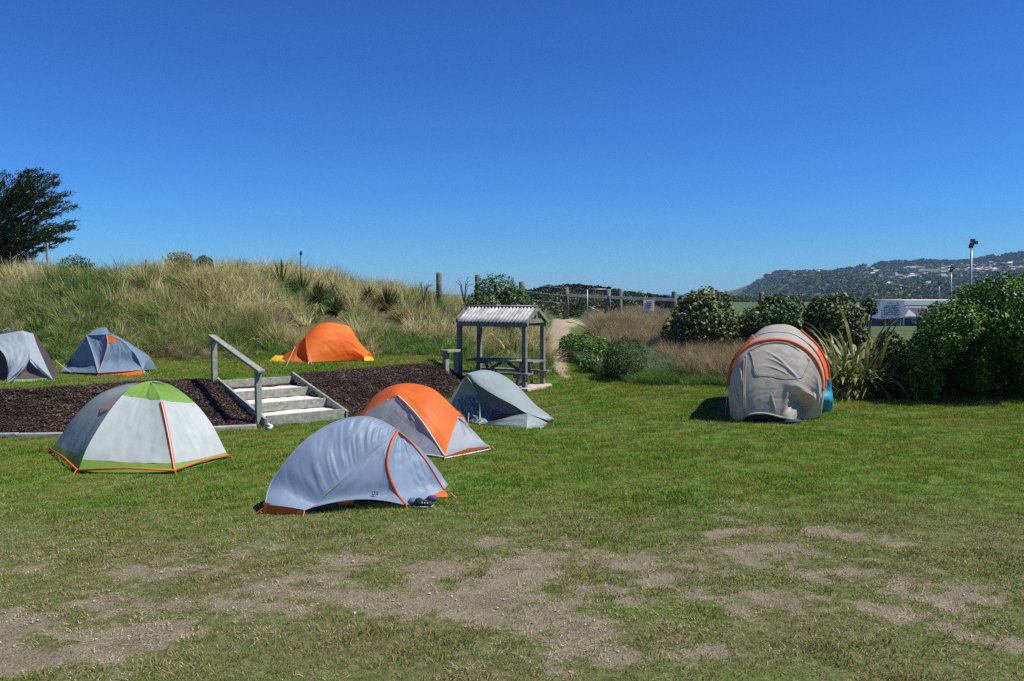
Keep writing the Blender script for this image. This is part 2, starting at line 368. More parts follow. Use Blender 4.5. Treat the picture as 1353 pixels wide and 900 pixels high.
def scatter(name, protos, pts, rotz, scl, pick, tilt=None, kind='stuff', label=None, cat=None):
    me = bpy.data.meshes.new(name); n = len(pts)
    me.vertices.add(n); me.vertices.foreach_set('co', np.asarray(pts, np.float32).ravel())
    a = me.attributes.new('rot', 'FLOAT_VECTOR', 'POINT'); rr = np.zeros((n, 3), np.float32); rr[:, 2] = rotz
    if tilt is not None: rr[:, 0] = tilt[:, 0]; rr[:, 1] = tilt[:, 1]
    a.data.foreach_set('vector', rr.ravel())
    a = me.attributes.new('scl', 'FLOAT', 'POINT'); a.data.foreach_set('value', np.asarray(scl, np.float32))
    a = me.attributes.new('pick', 'INT', 'POINT'); a.data.foreach_set('value', np.asarray(pick, np.int32))
    o = bpy.data.objects.new(name, me); C.objects.link(o)
    ng = bpy.data.node_groups.new(name, 'GeometryNodeTree')
    ng.interface.new_socket('Geometry', in_out='INPUT', socket_type='NodeSocketGeometry'); ng.interface.new_socket('Geometry', in_out='OUTPUT', socket_type='NodeSocketGeometry')
    gi = ng.nodes.new('NodeGroupInput'); go = ng.nodes.new('NodeGroupOutput'); iop = ng.nodes.new('GeometryNodeInstanceOnPoints')
    jn = ng.nodes.new('GeometryNodeJoinGeometry')
    for p in reversed(protos):
        oi = ng.nodes.new('GeometryNodeObjectInfo'); oi.inputs['Object'].default_value = p; oi.inputs['As Instance'].default_value = True
        ng.links.new(oi.outputs['Geometry'], jn.inputs[0])
    def na(nm, ty):
        k = ng.nodes.new('GeometryNodeInputNamedAttribute'); k.data_type = ty; k.inputs[0].default_value = nm; return [s for s in k.outputs if s.enabled][0]
    ng.links.new(gi.outputs[0], iop.inputs['Points']); ng.links.new(jn.outputs[0], iop.inputs['Instance'])
    iop.inputs['Pick Instance'].default_value = True
    ng.links.new(na('pick', 'INT'), iop.inputs['Instance Index']); ng.links.new(na('rot', 'FLOAT_VECTOR'), iop.inputs['Rotation']); ng.links.new(na('scl', 'FLOAT'), iop.inputs['Scale'])
    ng.links.new(iop.outputs[0], go.inputs[0])
    md = o.modifiers.new('scatter', 'NODES'); md.node_group = ng
    tag(o, label, cat, kind=kind); return o

M['lawn'] = leafmat('lawn_grass', [(.28, (.060, .170, .012)), (.44, (.105, .240, .018)), (.58, (.20, .275, .034)), (.76, (.32, .27, .08))], .8, .75, .35, .08, .42)
M['dry'] = leafmat('dry_lawn_grass', [(.25, (.105, .155, .025)), (.5, (.19, .195, .055)), (.75, (.34, .28, .12))], 1.5, .8, .25, .08, .6)
M['straw'] = leafmat('straw_grass', [(.25, (.27, .25, .08)), (.5, (.47, .42, .18)), (.75, (.66, .59, .32))], .7, .6, .35, .2, .6, .4)
M['marram'] = leafmat('marram_grass', [(.25, (.11, .18, .035)), (.5, (.23, .28, .08)), (.75, (.42, .41, .17))], .7, .6, .35, .2, .6, .4)
M['rank'] = leafmat('rank_green_grass', [(.25, (.06, .14, .022)), (.5, (.11, .21, .038)), (.8, (.20, .27, .08))], .9, .6, .3, .2, .6, .4)
M['feather'] = leafmat('feathery_dry_grass', [(.25, (.16, .125, .06)), (.5, (.31, .25, .13)), (.8, (.48, .40, .24))], .9, .7, .35, .2, .6, .4)
M['silvergrass'] = leafmat('silver_green_grass', [(.25, (.08, .13, .06)), (.5, (.15, .21, .10)), (.8, (.28, .33, .20))], .9, .6, .3, .2, .6)
def visible(x, y): return np.abs(x) < 0.74 * y + 2.5

# lawn
N = 150000
y = 3.6 + (29 - 3.6) * RNG.random(N); x = (RNG.random(N) * 2 - 1) * 22
dens = np.interp(y, [4, 9, 15, 28], [1, .85, .5, .32])
d = dirt(x, y) * (y < 14)
keep = visible(x, y) & (RNG.random(N) < dens) & (mulch_m(x, y) < .25) & (path_m(x, y) < .45) & (y < yF(x) + .7 + (np.abs(x - .9) < 2.4) * 12) & (RNG.random(N) > np.clip(d * 1.15, 0, .86)) & (y < np.where(x > 8, 22, 99))
# keep the stair footprint clear
sx, sy = x + 4.46, y - 15.35; uu = (sx * .776 + sy * .63); ww = (-sx * .63 + sy * .776)
keep &= ~((uu > -.05) & (uu < 1.62) & (ww > -.03) & (ww < 2.5))
x, y, d = x[keep], y[keep], d[keep]
lawn_p = [blades_mesh('tuft', 34, .085, .013, .036, .0055, .75, 2, M['lawn']) for i in range(5)] + [blades_mesh('dry_tuft', 26, .08, .010, .028, .0055, .95, 2, M['dry']) for i in range(4)]
DRY = [world_blob(*b) for b in [(760, 556, 90, 6), (860, 560, 70, 6), (700, 600, 50, 5), (930, 610, 60, 6), (840, 640, 60, 6), (200, 640, 60, 6), (600, 625, 40, 5), (120, 690, 80, 8), (1100, 640, 80, 5), (1250, 600, 60, 5), (470, 700, 80, 8), (700, 690, 70, 8), (1330, 700, 60, 8)]]
dz_ = np.zeros(len(x))
for cx, cy, rx, ry in DRY: dz_ = np.maximum(dz_, np.exp(-((x - cx) / rx) ** 2 - ((y - cy) / (ry + .2)) ** 2))
zone = np.clip(sm(11.2, 7.4, y) * .9 + dz_ * .55 + d * .6 + (fbm(x * .9, y * .9, 101) - .5) * .9, 0, 1)
dry = RNG.random(len(x)) < np.clip(zone, .06, .97)
pick = np.where(dry, 5 + RNG.integers(0, 4, len(x)), RNG.integers(0, 5, len(x)))
scl = RNG.uniform(.6, 1.3, len(x)) * (.6 + .9 * fbm(x * 1.7, y * 1.7, 151)) * np.interp(y, [5, 12, 25], [1, 1.25, 1.9]) * (1 - .5 * d)
scatter('lawn_grass', lawn_p, np.stack([x, y, H(x, y)], -1), RNG.random(len(x)) * 6.28, scl, pick)
print('lawn tufts', len(x))

# dune and rough grass
def T(px, py, d0=19.0, d1=40.0):
    d = d0
    while d < d1:
        p = P(px, py, d)
        if p.z <= Hs(p.x, p.y): break
        d += .05
    return V(p.x, p.y, Hs(p.x, p.y))
SPIKES = [T(421, 413), T(512, 410), T(445, 415)]
du_s = [blades_mesh('straw_clump', 70, .24, .35, .95, .015, .6, 3, M['straw'], (-.06, -.05), .2) for i in range(4)]
du_m = [blades_mesh('marram_clump', 70, .24, .30, .85, .016, .65, 3, M['marram'], (-.06, -.05), .2) for i in range(4)]
du_g = [blades_mesh('rank_clump', 90, .22, .15, .42, .013, .9, 3, M['rank'], (0, 0), .25) for i in range(3)]
du_f = [blades_mesh('feather_clump', 90, .22, .35, .80, .009, .55, 3, M['feather'], (-.1, 0), .15) for i in range(3)]
du_v = [blades_mesh('silver_clump', 90, .20, .25, .55, .011, .7, 3, M['silvergrass'], (0, 0), .2) for i in range(3)]
PR = du_s + du_m + du_g + du_f + du_v     # 0-3 straw 4-7 marram 8-10 rank 11-13 feather 14-16 silver
N = 5200                                                    # tussock centres, each a small fan of clumps of one kind
x = RNG.uniform(-26, 1.2, N); y = RNG.uniform(19.5, 37, N)
k = y - yF(x); lim = sm(0, .4, k)
keep = visible(x, y) & (RNG.random(N) < lim * np.interp(k, [0, 7, 12], [1, .8, .35])) & (path_m(x, y) < .1) & ~((x > -2.3) & (k < .5)) & ~((x > 1.0) & (y < 33))
for q_ in SPIKES: keep &= ~((np.abs(x - q_.x * y / q_.y) < .5) & (y > q_.y - 2.2) & (y < q_.y + .4))
x, y, k = x[keep], y[keep], k[keep]
q = fbm(x * .33, y * .45, 111); q2 = fbm(x * .45, y * .55, 121); e = RNG.random(len(x))
hi = sm(1.2, 4.5, k) * .45 + sm(-14, -5, x) * .38 + (q - .5) * 1.7          # straw towards the crest and the middle
kind = np.where(hi + (e - .5) * .6 > .50, 0, 1)
kind = np.where((q2 + (e - .5) * .3 > .60) | ((k < 1.2) & (q2 > .5)), 2, kind)
kind = np.where((q2 < .35) & (k < 4), 3, kind)
ts = RNG.uniform(.5, 1.3, len(x)) * (.85 + .5 * (fbm(x * 1.1, y * 1.1, 141) - .4)) * np.interp(k, [0, 1.5, 4], [.6, .85, 1.0])
K_ = 4; rep_ = np.repeat(np.arange(len(x)), K_); a_ = RNG.random(len(rep_)) * 6.28; r_2 = RNG.uniform(.03, .26, len(rep_)) * ts[rep_]
X2 = x[rep_] + np.cos(a_) * r_2; Y2 = y[rep_] + np.sin(a_) * r_2; kd = kind[rep_]
pick = np.choose(kd, [RNG.integers(0, 4, len(kd)), RNG.integers(4, 8, len(kd)), RNG.integers(8, 11, len(kd)), RNG.integers(11, 14, len(kd))])
scl = ts[rep_] * RNG.uniform(.75, 1.15, len(kd)) * np.where(kd == 2, 1.3, 1)
tl = np.stack([-np.sin(a_) * .40 + RNG.uniform(-.3, .3, len(kd)), np.cos(a_) * .40 - .06 + RNG.uniform(-.3, .3, len(kd))], -1)
scatter('dune_grass', PR, np.stack([X2, Y2, H(X2, Y2) - .03], -1), RNG.uniform(-3.1, 3.1, len(kd)), scl, pick, tl)
print('dune clumps', len(kd))
# rough grass right of the path
N = 9000
x = RNG.uniform(2.2, 12, N); y = RNG.uniform(21, 37, N); k = y - yF(x)
edge = np.interp(y, [21, 22.5, 24, 26, 29, 32], [3.9, 3.1, 2.4, 2.2, 2.5, 3.4])
keep = visible(x, y) & (k > 0) & (x > edge) & (RNG.random(N) < .75) & (path_m(x, y) < .1)
x, y, k, edge = x[keep], y[keep], k[keep], edge[keep]; e = RNG.random(len(x)); q = fbm(x * .6, y * .6, 131)
kind = np.where(k + (e - .5) * .8 < .9, 0, np.where((x < 4.3 + (q - .5) * 2) & (y < 27), np.where(q > .5, 2, 0), 1))
pick = np.choose(kind, [RNG.integers(8, 11, len(x)), RNG.integers(11, 14, len(x)), RNG.integers(14, 17, len(x))])
scatter('rough_grass', PR, np.stack([x, y, H(x, y) - .03], -1), RNG.random(len(x)) * 6.28, RNG.uniform(.7, 1.15, len(x)), pick)

# bark chips on the bank
chips = []
for i in range(4):
    mb = MB()
    for k in range(26):
        a = random.uniform(0, 6.28); r = .13 * math.sqrt(random.random())
        Mx = Matrix.Rotation(random.uniform(0, 6.28), 3, 'Z') @ Matrix.Rotation(random.uniform(-.7, .7), 3, 'X') @ Matrix.Rotation(random.uniform(-.5, .5), 3, 'Y')
        mb.box((math.cos(a) * r, math.sin(a) * r, random.uniform(0, .025)), (random.uniform(.015, .045), random.uniform(.006, .015), .006), ax=Mx, jit=.003)
    me = bpy.data.meshes.new('chips'); me.from_pydata([tuple(v) for v in mb.v], [], mb.f); chips.append(bpy.data.objects.new('chips', me))
M['chip'] = leafmat('bark_chip', [(.2, (.024, .015, .010)), (.5, (.044, .028, .020)), (.85, (.075, .050, .037)), (1.0, (.16, .12, .09))], 2, .8, 0.0, .3, .75)
for p in chips: p.data.materials.append(M['chip'])
N = 60000
x = RNG.uniform(-17, -.9, N); y = RNG.uniform(13, 23, N)
keep = (mulch_m(x, y) > .5) & visible(x, y)
sx, sy = x + 4.46, y - 15.35; uu = (sx * .776 + sy * .63); ww = (-sx * .63 + sy * .776)
keep &= ~((uu > -.06) & (uu < 1.67) & (ww > -.05) & (ww < 2.5)); x, y = x[keep], y[keep]
scatter('bark_chips', chips, np.stack([x, y, H(x, y)], -1), RNG.random(len(x)) * 6.28, RNG.uniform(.7, 1.4, len(x)), RNG.integers(0, 4, len(x)))
print('chips', len(x))
# flattened dead straw over the worn ground
M['deadstraw'] = leafmat('dead_straw', [(.25, (.12, .10, .05)), (.5, (.26, .215, .12)), (.8, (.42, .36, .22))], 2, .8, .1, .1, .8)
ds = [blades_mesh('straw_litter', 16, .09, .010, .030, .005, 2.2, 2, M['deadstraw'], (0, 0), .55) for i in range(4)]
N = 26000; x = RNG.uniform(-8, 8, N); y = RNG.uniform(4.2, 11.5, N)
keep = visible(x, y) & (RNG.random(N) < np.clip(.06 + .38 * sm(11.5, 8, y) * (fbm(x * 1.6, y * 2.4, 171) * 1.6 - .35), 0, 1)); x, y = x[keep], y[keep]
scatter('straw_litter', ds, np.stack([x, y, H(x, y) + .002], -1), RNG.random(len(x)) * 6.28, RNG.uniform(.6, 1.3, len(x)), RNG.integers(0, 4, len(x)))
# small stones and twigs over the bare dirt
stm = [];
for i in range(3):
    mb = MB(); Mx = Matrix.Rotation(random.uniform(0, 3), 3, 'X'); mb.box((0, 0, .004), (.018, .012, .01), ax=Mx, jit=.003)
    me = bpy.data.meshes.new('pebble'); me.from_pydata([tuple(v) for v in mb.v], [], mb.f); me.materials.append(M['concrete']); stm.append(bpy.data.objects.new('pebble', me))
N = 5000; x = RNG.uniform(-6, 6, N); y = RNG.uniform(4.5, 10, N); keep = (dirt(x, y) > .4) & (RNG.random(N) < .3); x, y = x[keep], y[keep]
scatter('pebbles', stm, np.stack([x, y, H(x, y)], -1), RNG.random(len(x)) * 6.28, RNG.uniform(.3, 1.0, len(x)), RNG.integers(0, 3, len(x)))

# ------------------------------------------------------------------ foliage builders
def leaf_cloud(blobs, n, size, asp=.5, seed=1, shell=.75, lump=.35, lumpf=2.2, up=.35, cluster=0):
    """many small bent leaves through the volume of overlapping ellipsoids (cx,cy,cz,rx,ry,rz)"""
    rg = np.random.default_rng(seed); B = np.array(blobs, float)
    wts = (B[:, 3] * B[:, 4] + B[:, 4] * B[:, 5] + B[:, 3] * B[:, 5]); wts /= wts.sum()
    bi = rg.choice(len(B), n, p=wts); dv = rg.normal(size=(n, 3)); dv /= np.linalg.norm(dv, axis=1)[:, None]
    rad = np.where(rg.random(n) < shell, rg.uniform(.86, 1.04, n), rg.uniform(.35, .9, n))
    l = 1 + lump * (fbm(dv[:, 0] * lumpf + bi * 7.1 + 50, dv[:, 2] * lumpf + dv[:, 1] * lumpf + 50, seed) - .5) * 2 * .6 + lump * .5 * (fbm(dv[:, 0] * lumpf * 3 + 90 + bi, (dv[:, 2] - dv[:, 1]) * lumpf * 3 + 90, seed + 3) - .5)
    p = B[bi, :3] + dv * B[bi, 3:] * (rad * l)[:, None]
    nrm = dv * .7 + rg.normal(size=(n, 3)) * .55 + np.array([0, 0, up]); nrm /= np.linalg.norm(nrm, axis=1)[:, None]
    t = np.cross(nrm, rg.normal(size=(n, 3))); t /= np.linalg.norm(t, axis=1)[:, None]; bt = np.cross(nrm, t)
    s = size * rg.uniform(.6, 1.35, n)[:, None]
    a = p - t * s; c2 = p + t * s - nrm * s * .25; l1 = p + bt * s * asp + nrm * s * .12; l2 = p - bt * s * asp + nrm * s * .12
    v = np.stack([a, l1, c2, l2], 1).reshape(-1, 3); i = np.arange(n) * 4
    f = np.stack([i, i + 1, i + 2, i + 3], -1)
    ok = v.reshape(n, 4, 3)[:, :, 2].min(1)
    return v, f
def trunk_parts(rt, base, blobs, r=.06):
    mb = MB(); base = Vector(base)
    for bl in blobs[:6]:
        c = Vector(bl[:3]); m = base.lerp(c, .5) + V(random.uniform(-.1, .1), random.uniform(-.1, .1), .05)
        mb.tube([base + V(0, 0, -.1), m, c, c + V(random.uniform(-.3, .3) * bl[3], 0, bl[5] * .6)], [r, r * .7, r * .45, r * .15], 7)
    mb.build('trunk', M['bark'], rt, True)
def bush(name, base, blobs, n, size, mat, label, cat='bush', group=None, seed=1, asp=.5, r=.06, **kw):
    rt = root(name, base, label, cat, group)
    v, f = leaf_cloud(blobs, n, size, asp, seed, **kw)
    mesh_obj('crown', v, f, mat, rt)
    trunk_parts(rt, base, blobs, r); return rt
M['coprosma'] = leafmat('glossy_leaf', [(.2, (.020, .050, .010)), (.5, (.045, .095, .018)), (.75, (.10, .15, .035))], 1.5, .5, .05, .28, .6)
M['brightleaf'] = leafmat('bright_leaf', [(.2, (.018, .065, .006)), (.5, (.045, .125, .010)), (.75, (.12, .20, .02))], 1.2, .5, .05, .25, .6)
M['olive'] = leafmat('olive_leaf', [(.2, (.030, .052, .012)), (.5, (.070, .10, .022)), (.75, (.17, .20, .055))], 1.5, .5, .05, .28, .6)
M['darkleaf'] = leafmat('dark_leaf', [(.2, (.012, .028, .010)), (.5, (.022, .045, .014)), (.8, (.05, .075, .025))], 1.5, .5, .08, .4, .6)
M['cypress'] = leafmat('cypress_spray', [(.2, (.010, .024, .008)), (.5, (.022, .045, .012)), (.8, (.055, .08, .022))], .9, .6, .1, .3, .5)
M['heather'] = leafmat('needle_leaf', [(.2, (.018, .042, .010)), (.5, (.038, .078, .016)), (.8, (.085, .12, .03))], 1.5, .55, .12, .3, .5)
M['scrub'] = leafmat('scrub_leaf', [(.2, (.03, .05, .016)), (.5, (.055, .075, .026)), (.8, (.11, .11, .05))], .5, .6, .1, .3, .5)
M['flax'] = leafmat('flax_leaf', [(.2, (.035, .07, .012)), (.5, (.09, .125, .024)), (.7, (.20, .20, .06)), (.95, (.52, .46, .24))], 2.0, .4, .25, .4, .9)
M['yucca'] = leafmat('sword_leaf', [(.2, (.03, .055, .012)), (.5, (.06, .09, .02)), (.8, (.16, .15, .05))], 2.0, .4, .2, .5, .6)

def B3(px, py, d, rx, ry, rd):     # ellipsoid centred on a sight line, radii in photo pixels and metres deep
    p = P(px, py, d); k = d / F_PX; return (p.x, p.y, p.z, rx * k, rd, ry * k)
# big bushes to the right
bush('coprosma_bush', G(1300, 530) + V(.3, 1.7, 0), [B3(1335, 398, 18.9, 42, 34, 1.1), B3(1300, 425, 18.9, 38, 28, 1.0), B3(1262, 425, 18.8, 34, 28, .9), B3(1238, 447, 18.7, 26, 24, .7), B3(1220, 470, 18.8, 22, 22, .6), B3(1216, 500, 19.1, 22, 22, .6), B3(1345, 445, 18.7, 32, 28, .9), B3(1285, 465, 20.1, 60, 36, .7),
     B3(1330, 500, 20.3, 60, 30, .7), B3(1262, 505, 20.2, 46, 26, .6), B3(1375, 470, 19.4, 40, 60, 1.2), B3(1400, 410, 20, 60, 55, 1.5), B3(1300, 395, 20.2, 30, 20, .8), B3(1290, 500, 19.2, 22, 18, .4)],
     60000, .042, M['brightleaf'], 'huge dark green bush rising at the right edge of the lawn', 'bush', seed=11, lump=.75, lumpf=3, shell=.6, r=.1)
bush('coprosma_bush', G(930, 505) + V(.4, 4.5, .3), [B3(932, 424, 26, 38, 38, 1.2), B3(962, 440, 26, 24, 26, 1.1), B3(902, 444, 26, 22, 22, .9), B3(925, 400, 26, 20, 16, .7)],
     9500, .066, M['olive'], 'round olive green bush beside the fence, left of the beige tent', 'bush', 'leafy bushes along the far edge of the lawn', 12, lump=.8, lumpf=3)
bush('coprosma_bush', V(8, 25, .3), [B3(1030, 424, 25.5, 32, 30, 1.2), B3(1000, 432, 25.5, 24, 24, 1.0), B3(1055, 446, 25.5, 30, 26, 1.0), B3(1038, 404, 25.5, 18, 13, .7)],
     9500, .066, M['coprosma'], 'fresh green bush directly behind the beige tent', 'bush', 'leafy bushes along the far edge of the lawn', 13, lump=.8, lumpf=3)
bush('coprosma_bush', V(9.3, 24.5, .2), [B3(1102, 424, 24.5, 32, 30, 1.2), B3(1126, 446, 24.5, 18, 22, .8), B3(1080, 450, 24.5, 26, 26, 1), B3(1092, 406, 24.5, 16, 12, .6)],
     9500, .062, M['olive'], 'grey green bush between the beige tent and the flax', 'bush', 'leafy bushes along the far edge of the lawn', 14, lump=.8, lumpf=3)
bush('coprosma_bush', V(10.2, 20.6, 0), [B3(1183, 485, 20.3, 18, 36, .5), B3(1175, 455, 20.6, 13, 18, .4)],
     2600, .05, M['coprosma'], 'narrow broad-leaved bush growing at the right side of the flax', 'bush', 'leafy bushes along the far edge of the lawn', 15)
bush('heather_bush', V(3.0, 23.0, .05), [B3(826, 474, 23, 27, 27, .6), B3(815, 482, 22.8, 18, 18, .5)],
     7000, .032, M['heather'], 'dense round dark green bush in front of the dry grass', 'bush', None, 16, asp=.25)
bush('low_shrub', V(2.4, 26.5, .2), [B3(778, 458, 27, 26, 17, .9), B3(755, 455, 28, 16, 14, .7), B3(800, 470, 25.5, 20, 18, .6), B3(785, 480, 24.5, 20, 12, .5)],
     6000, .045, M['brightleaf'], 'low leafy green shrub where the path bends', 'shrub', None, 17)
bush('coprosma_bush', V(-.3, 30, 1.2), [B3(655, 385, 30, 28, 20, .9), B3(680, 400, 30, 24, 20, .9), B3(640, 402, 29, 22, 18, .8), B3(702, 412, 29, 14, 14, .6)],
     5200, .055, M['coprosma'], 'open bush standing behind the picnic shelter roof', 'bush', None, 18, lump=.6)
for i, (px, py, rx, ry, d, lab) in enumerate([(98, 352, 22, 14, 27, 'dark shrub on the dune crest beside the pale post'), (40, 356, 30, 12, 29, 'low dark shrub under the cypress on the dune crest'),
        (238, 345, 16, 12, 28, 'grey twiggy shrub on the top of the dune'), (270, 348, 9, 10, 28.3, 'small dark shrub beside the twiggy one on the dune top')]):
    bush('dune_shrub', P(px, py + 10, d), [B3(px, py, d, rx, ry, .5), B3(px + rx * .4, py + 4, d, rx * .7, ry * .7, .4)], 1600, .035, M['darkleaf'] if i != 2 else M['feather'], lab, 'shrub', 'shrubs on the dune crest', 20 + i, r=.03, lump=.6)
# scrub behind the fence
for i, (px, py, rx, ry, d) in enumerate([(715, 412, 32, 26, 46), (752, 405, 34, 20, 52), (790, 408, 34, 22, 48), (832, 412, 32, 26, 44), (858, 425, 22, 20, 42), (690, 422, 20, 18, 44), (770, 425, 36, 18, 42), (880, 420, 14, 12, 60), (726, 430, 26, 14, 40), (810, 432, 26, 12, 40)]):
    lab = ['broad dark scrub tree beyond the path', 'dark scrub tree behind the left fence bay', 'dark scrub tree behind the steel gate', 'dark scrub tree behind the fence notice', 'low scrub below the fence notice',
           'dark scrub just right of the picnic shelter roof', 'low dark scrub under the steel gate', 'small scrub in front of the white shed', 'low dark scrub where the path turns away', 'low scrub behind the twin fence posts'][i]
    p = P(px, py, d); bush('scrub_tree', V(p.x, p.y, p.z - ry * d / F_PX), [B3(px, py, d, rx, ry, 1.6), B3(px + rx * .5, py + 5, d - .6, rx * .6, ry * .7, 1.2), B3(px - rx * .5, py + 3, d + .4, rx * .6, ry * .8, 1.2)],
        8000, .062, M['scrub'] if i % 3 else M['darkleaf'], lab, 'tree', 'dark scrub beyond the fence', 40 + i, lump=.5)
# macrocarpa at the left edge
def sprays(tips, seed=3, n=70, L=.55, mat=None):
    rg = np.random.default_rng(seed); vs = []
    for (p, d) in tips:
        for k in range(n):
            t = rg.random(); q = np.array(p) + np.array(d) * (t - .45) * L * 1.5 + rg.normal(size=3) * np.array([.13, .20, .050]) * (1.15 - t * .7)
            u = np.array(d) + rg.normal(size=3) * .45 + np.array([0, 0, .12]); u /= np.linalg.norm(u); w = np.cross(u, rg.normal(size=3)); w /= np.linalg.norm(w)
            s = rg.uniform(.06, .13); vs += [q - w * s * .16, q + u * s, q + w * s * .16, q - u * s * .5]
    v = np.array(vs); i = np.arange(len(v) // 4) * 4; return v, np.stack([i, i + 1, i + 2, i + 3], -1)
bp = P(-25, 360, 32); rt = root('cypress_tree', V(bp.x, bp.y, Hs(bp.x, bp.y)), 'dark windswept cypress leaning in over the dune at the left edge', 'tree')
tips = []; mb = MB(); tr0 = V(bp.x, bp.y, Hs(bp.x, bp.y) - .3); ttop = P(-10, 250, 32)
mb.tube([tr0, tr0.lerp(ttop, .5) + V(-.2, 0, 0), ttop], [.26, .17, .05], 9)
rg = np.random.default_rng(5)
ends = [(93, 272), (95, 298), (88, 305), (70, 240), (50, 228), (38, 226), (66, 232), (84, 258), (60, 262), (30, 238), (5, 235), (62, 318), (86, 318), (40, 325), (20, 338), (36, 344), (5, 340), (-10, 345), (-20, 240), (-40, 260), (-60, 290), (-60, 320), (-40, 340), (10, 262), (35, 268), (15, 300), (45, 298), (60, 285), (72, 300), (25, 318), (-5, 285), (-30, 310), (0, 315), (48, 250), (20, 250), (-10, 262), (75, 270), (50, 310)]
for (px, py) in ends:
    px = -25 + (px + 25) * .93; py = 300 + (py - 300) * .93
    for rep in range(3):
        dd = 32 + rg.uniform(-1.4, 1.4); e = P(px + rg.uniform(-5, 5), py + rg.uniform(-4, 4), dd); st = tr0.lerp(ttop, float(np.clip((e.z - 3.2) / 4.2, .15, .95)) * .9)
        mid = st.lerp(e, .5) + V(0, 0, -.12); mb.tube([st, mid, e], [.06, .035, .012], 5, cap=False)
        dv = (e - mid).normalized(); dv = V(dv.x, dv.y * .6, dv.z * .4 + .06).normalized()
        tips.append((tuple(e), tuple(dv))); tips.append((tuple(mid.lerp(e, .55) + V(rg.uniform(-.15, .15), rg.uniform(-.3, .3), rg.uniform(-.1, .1))), tuple(dv)))
        if rep and rg.random() < .35: tips.append((tuple(mid + V(rg.uniform(-.2, .2), rg.uniform(-.4, .4), rg.uniform(-.15, .15))), tuple(dv)))
v, f = sprays(tips, n=90, L=.46); mesh_obj('crown', v, f, M['cypress'], rt); mb.build('trunk', M['bark'], rt, True)

# sword-leaved plants
def sword_leaf(base, az, el, L, w, droop, segs=6, fold=.25):
    vs = []; d = V(math.cos(az) * math.cos(el), math.sin(az) * math.cos(el), math.sin(el)); side = V(-math.sin(az), math.cos(az), 0); p = Vector(base); dirv = d.copy()
    for k in range(segs + 1):
        t = k / segs; ww = w * (.55 + 1.2 * t if t < .35 else (1 - ((t - .35) / .65) ** 2.2)) * .5 + .001
        up = side.cross(dirv).normalized(); vs += [p - side * ww + up * ww * fold, p + side * 0, p + side * ww + up * ww * fold]
        dirv = (dirv + V(0, 0, -droop / segs * (0.3 + 1.8 * t))).normalized(); p = p + dirv * (L / segs)
    fs = []
    for k in range(segs):
        b = 3 * k; fs += [(b, b + 1, b + 4, b + 3), (b + 1, b + 2, b + 5, b + 4)]
    return vs, fs
def flax(base, n, L, w, label, seed, spread=1.0, rad=.35, group=None, facing=None):
    rd = random.Random(seed); rt = root('flax_plant', base, label, 'flax', group)
    protos = []
    for k in range(14):
        vs, fs = sword_leaf((0, 0, 0), 0, R(rd.uniform(0, 80)), L * rd.uniform(.7, 1.1), w * rd.uniform(.8, 1.3), rd.uniform(.8, 2.4), 7)
        me = bpy.data.meshes.new('leaf'); me.from_pydata([tuple(a) for a in vs], [], fs); me.materials.append(M['flax']); protos.append(me)
    for k in range(n):
        o = bpy.data.objects.new('leaf', protos[k % 14]); C.objects.link(o); o.parent = rt
        a = rd.uniform(0, 6.28); rr = rad * math.sqrt(rd.random()); o.location = (math.cos(a) * rr, math.sin(a) * rr, rd.uniform(0, .72) * (1.15 - rr / rad) * L / 1.3); o.rotation_euler = (0, 0, a + rd.uniform(-.7, .7)); s = rd.uniform(.8, 1.15); o.scale = (s, s, s)
    return rt
flax(G(1143, 524) + V(0, .62, 0), 298, 1.6, .075, 'large flax with long striped leaves arching over the lawn edge', 4, rad=.85)
flax(G(1182, 520) + V(0.1, 1.2, 0), 180, 1.15, .06, 'flax leaves filling the gap beside the narrow broad-leaved bush', 8, rad=.5)
flax(G(1112, 505) + V(0.2, 1.0, 0), 150, 1.4, .058, 'smaller flax tucked behind the beige tent', 5, rad=.4)
bb = P(625, 425, 28.3); flax(V(bb.x, bb.y, Hs(bb.x, bb.y)), 90, 1.15, .045, 'flax clump growing behind the shelter roof', 6, rad=.4)
bb = P(672, 428, 26.5); flax(V(bb.x, bb.y, Hs(bb.x, bb.y)), 80, 1.0, .045, 'flax clump seen between the shelter posts', 7, rad=.4)
def sword_plant(name, pt, L, n, label, cat, trunk_h, seed, skirt=True, group=None, elmin=-10, w=.028, droop=.25):
    rd = random.Random(seed); base = V(pt.x, pt.y, pt.z); rt = root(name, base, label, cat, group); c = base + V(0, 0, trunk_h); mb = MB(); mb2 = MB()
    for k in range(n):
        vs, fs = sword_leaf(c, rd.uniform(0, 6.28), R(rd.uniform(elmin, 88)), L * rd.uniform(.75, 1.1), w, droop * rd.uniform(.5, 1.5), 4); mb.add(vs, fs)
    mb.build('crown', M['yucca'], rt)
    if skirt:
        for k in range(n // 2):
            vs, fs = sword_leaf(c, rd.uniform(0, 6.28), R(rd.uniform(-75, -20)), L * rd.uniform(.5, .85), w, .6, 4); mb2.add(vs, fs)
        mb2.build('dead_skirt', M['straw'], rt)
    t = MB(); t.tube([base + V(0, 0, -.2), c], [.06, .05], 8); t.build('trunk', M['bark'], rt, True)
p = T(421, 413); sword_plant('cabbage_tree', p, .72, 130, 'spiky cabbage tree with a dead leaf skirt above the orange tent', 'cabbage tree', .35, 1, elmin=15)
p = T(512, 410); sword_plant('yucca_plant', p, .85, 110, 'upright spiky green yucca on the dune slope', 'yucca', .02, 2, skirt=False, elmin=35)
p = T(445, 415); sword_plant('dark_flax', p, .6, 70, 'low dark flax beside the cabbage tree', 'flax', .05, 3, skirt=False, elmin=15, w=.05)
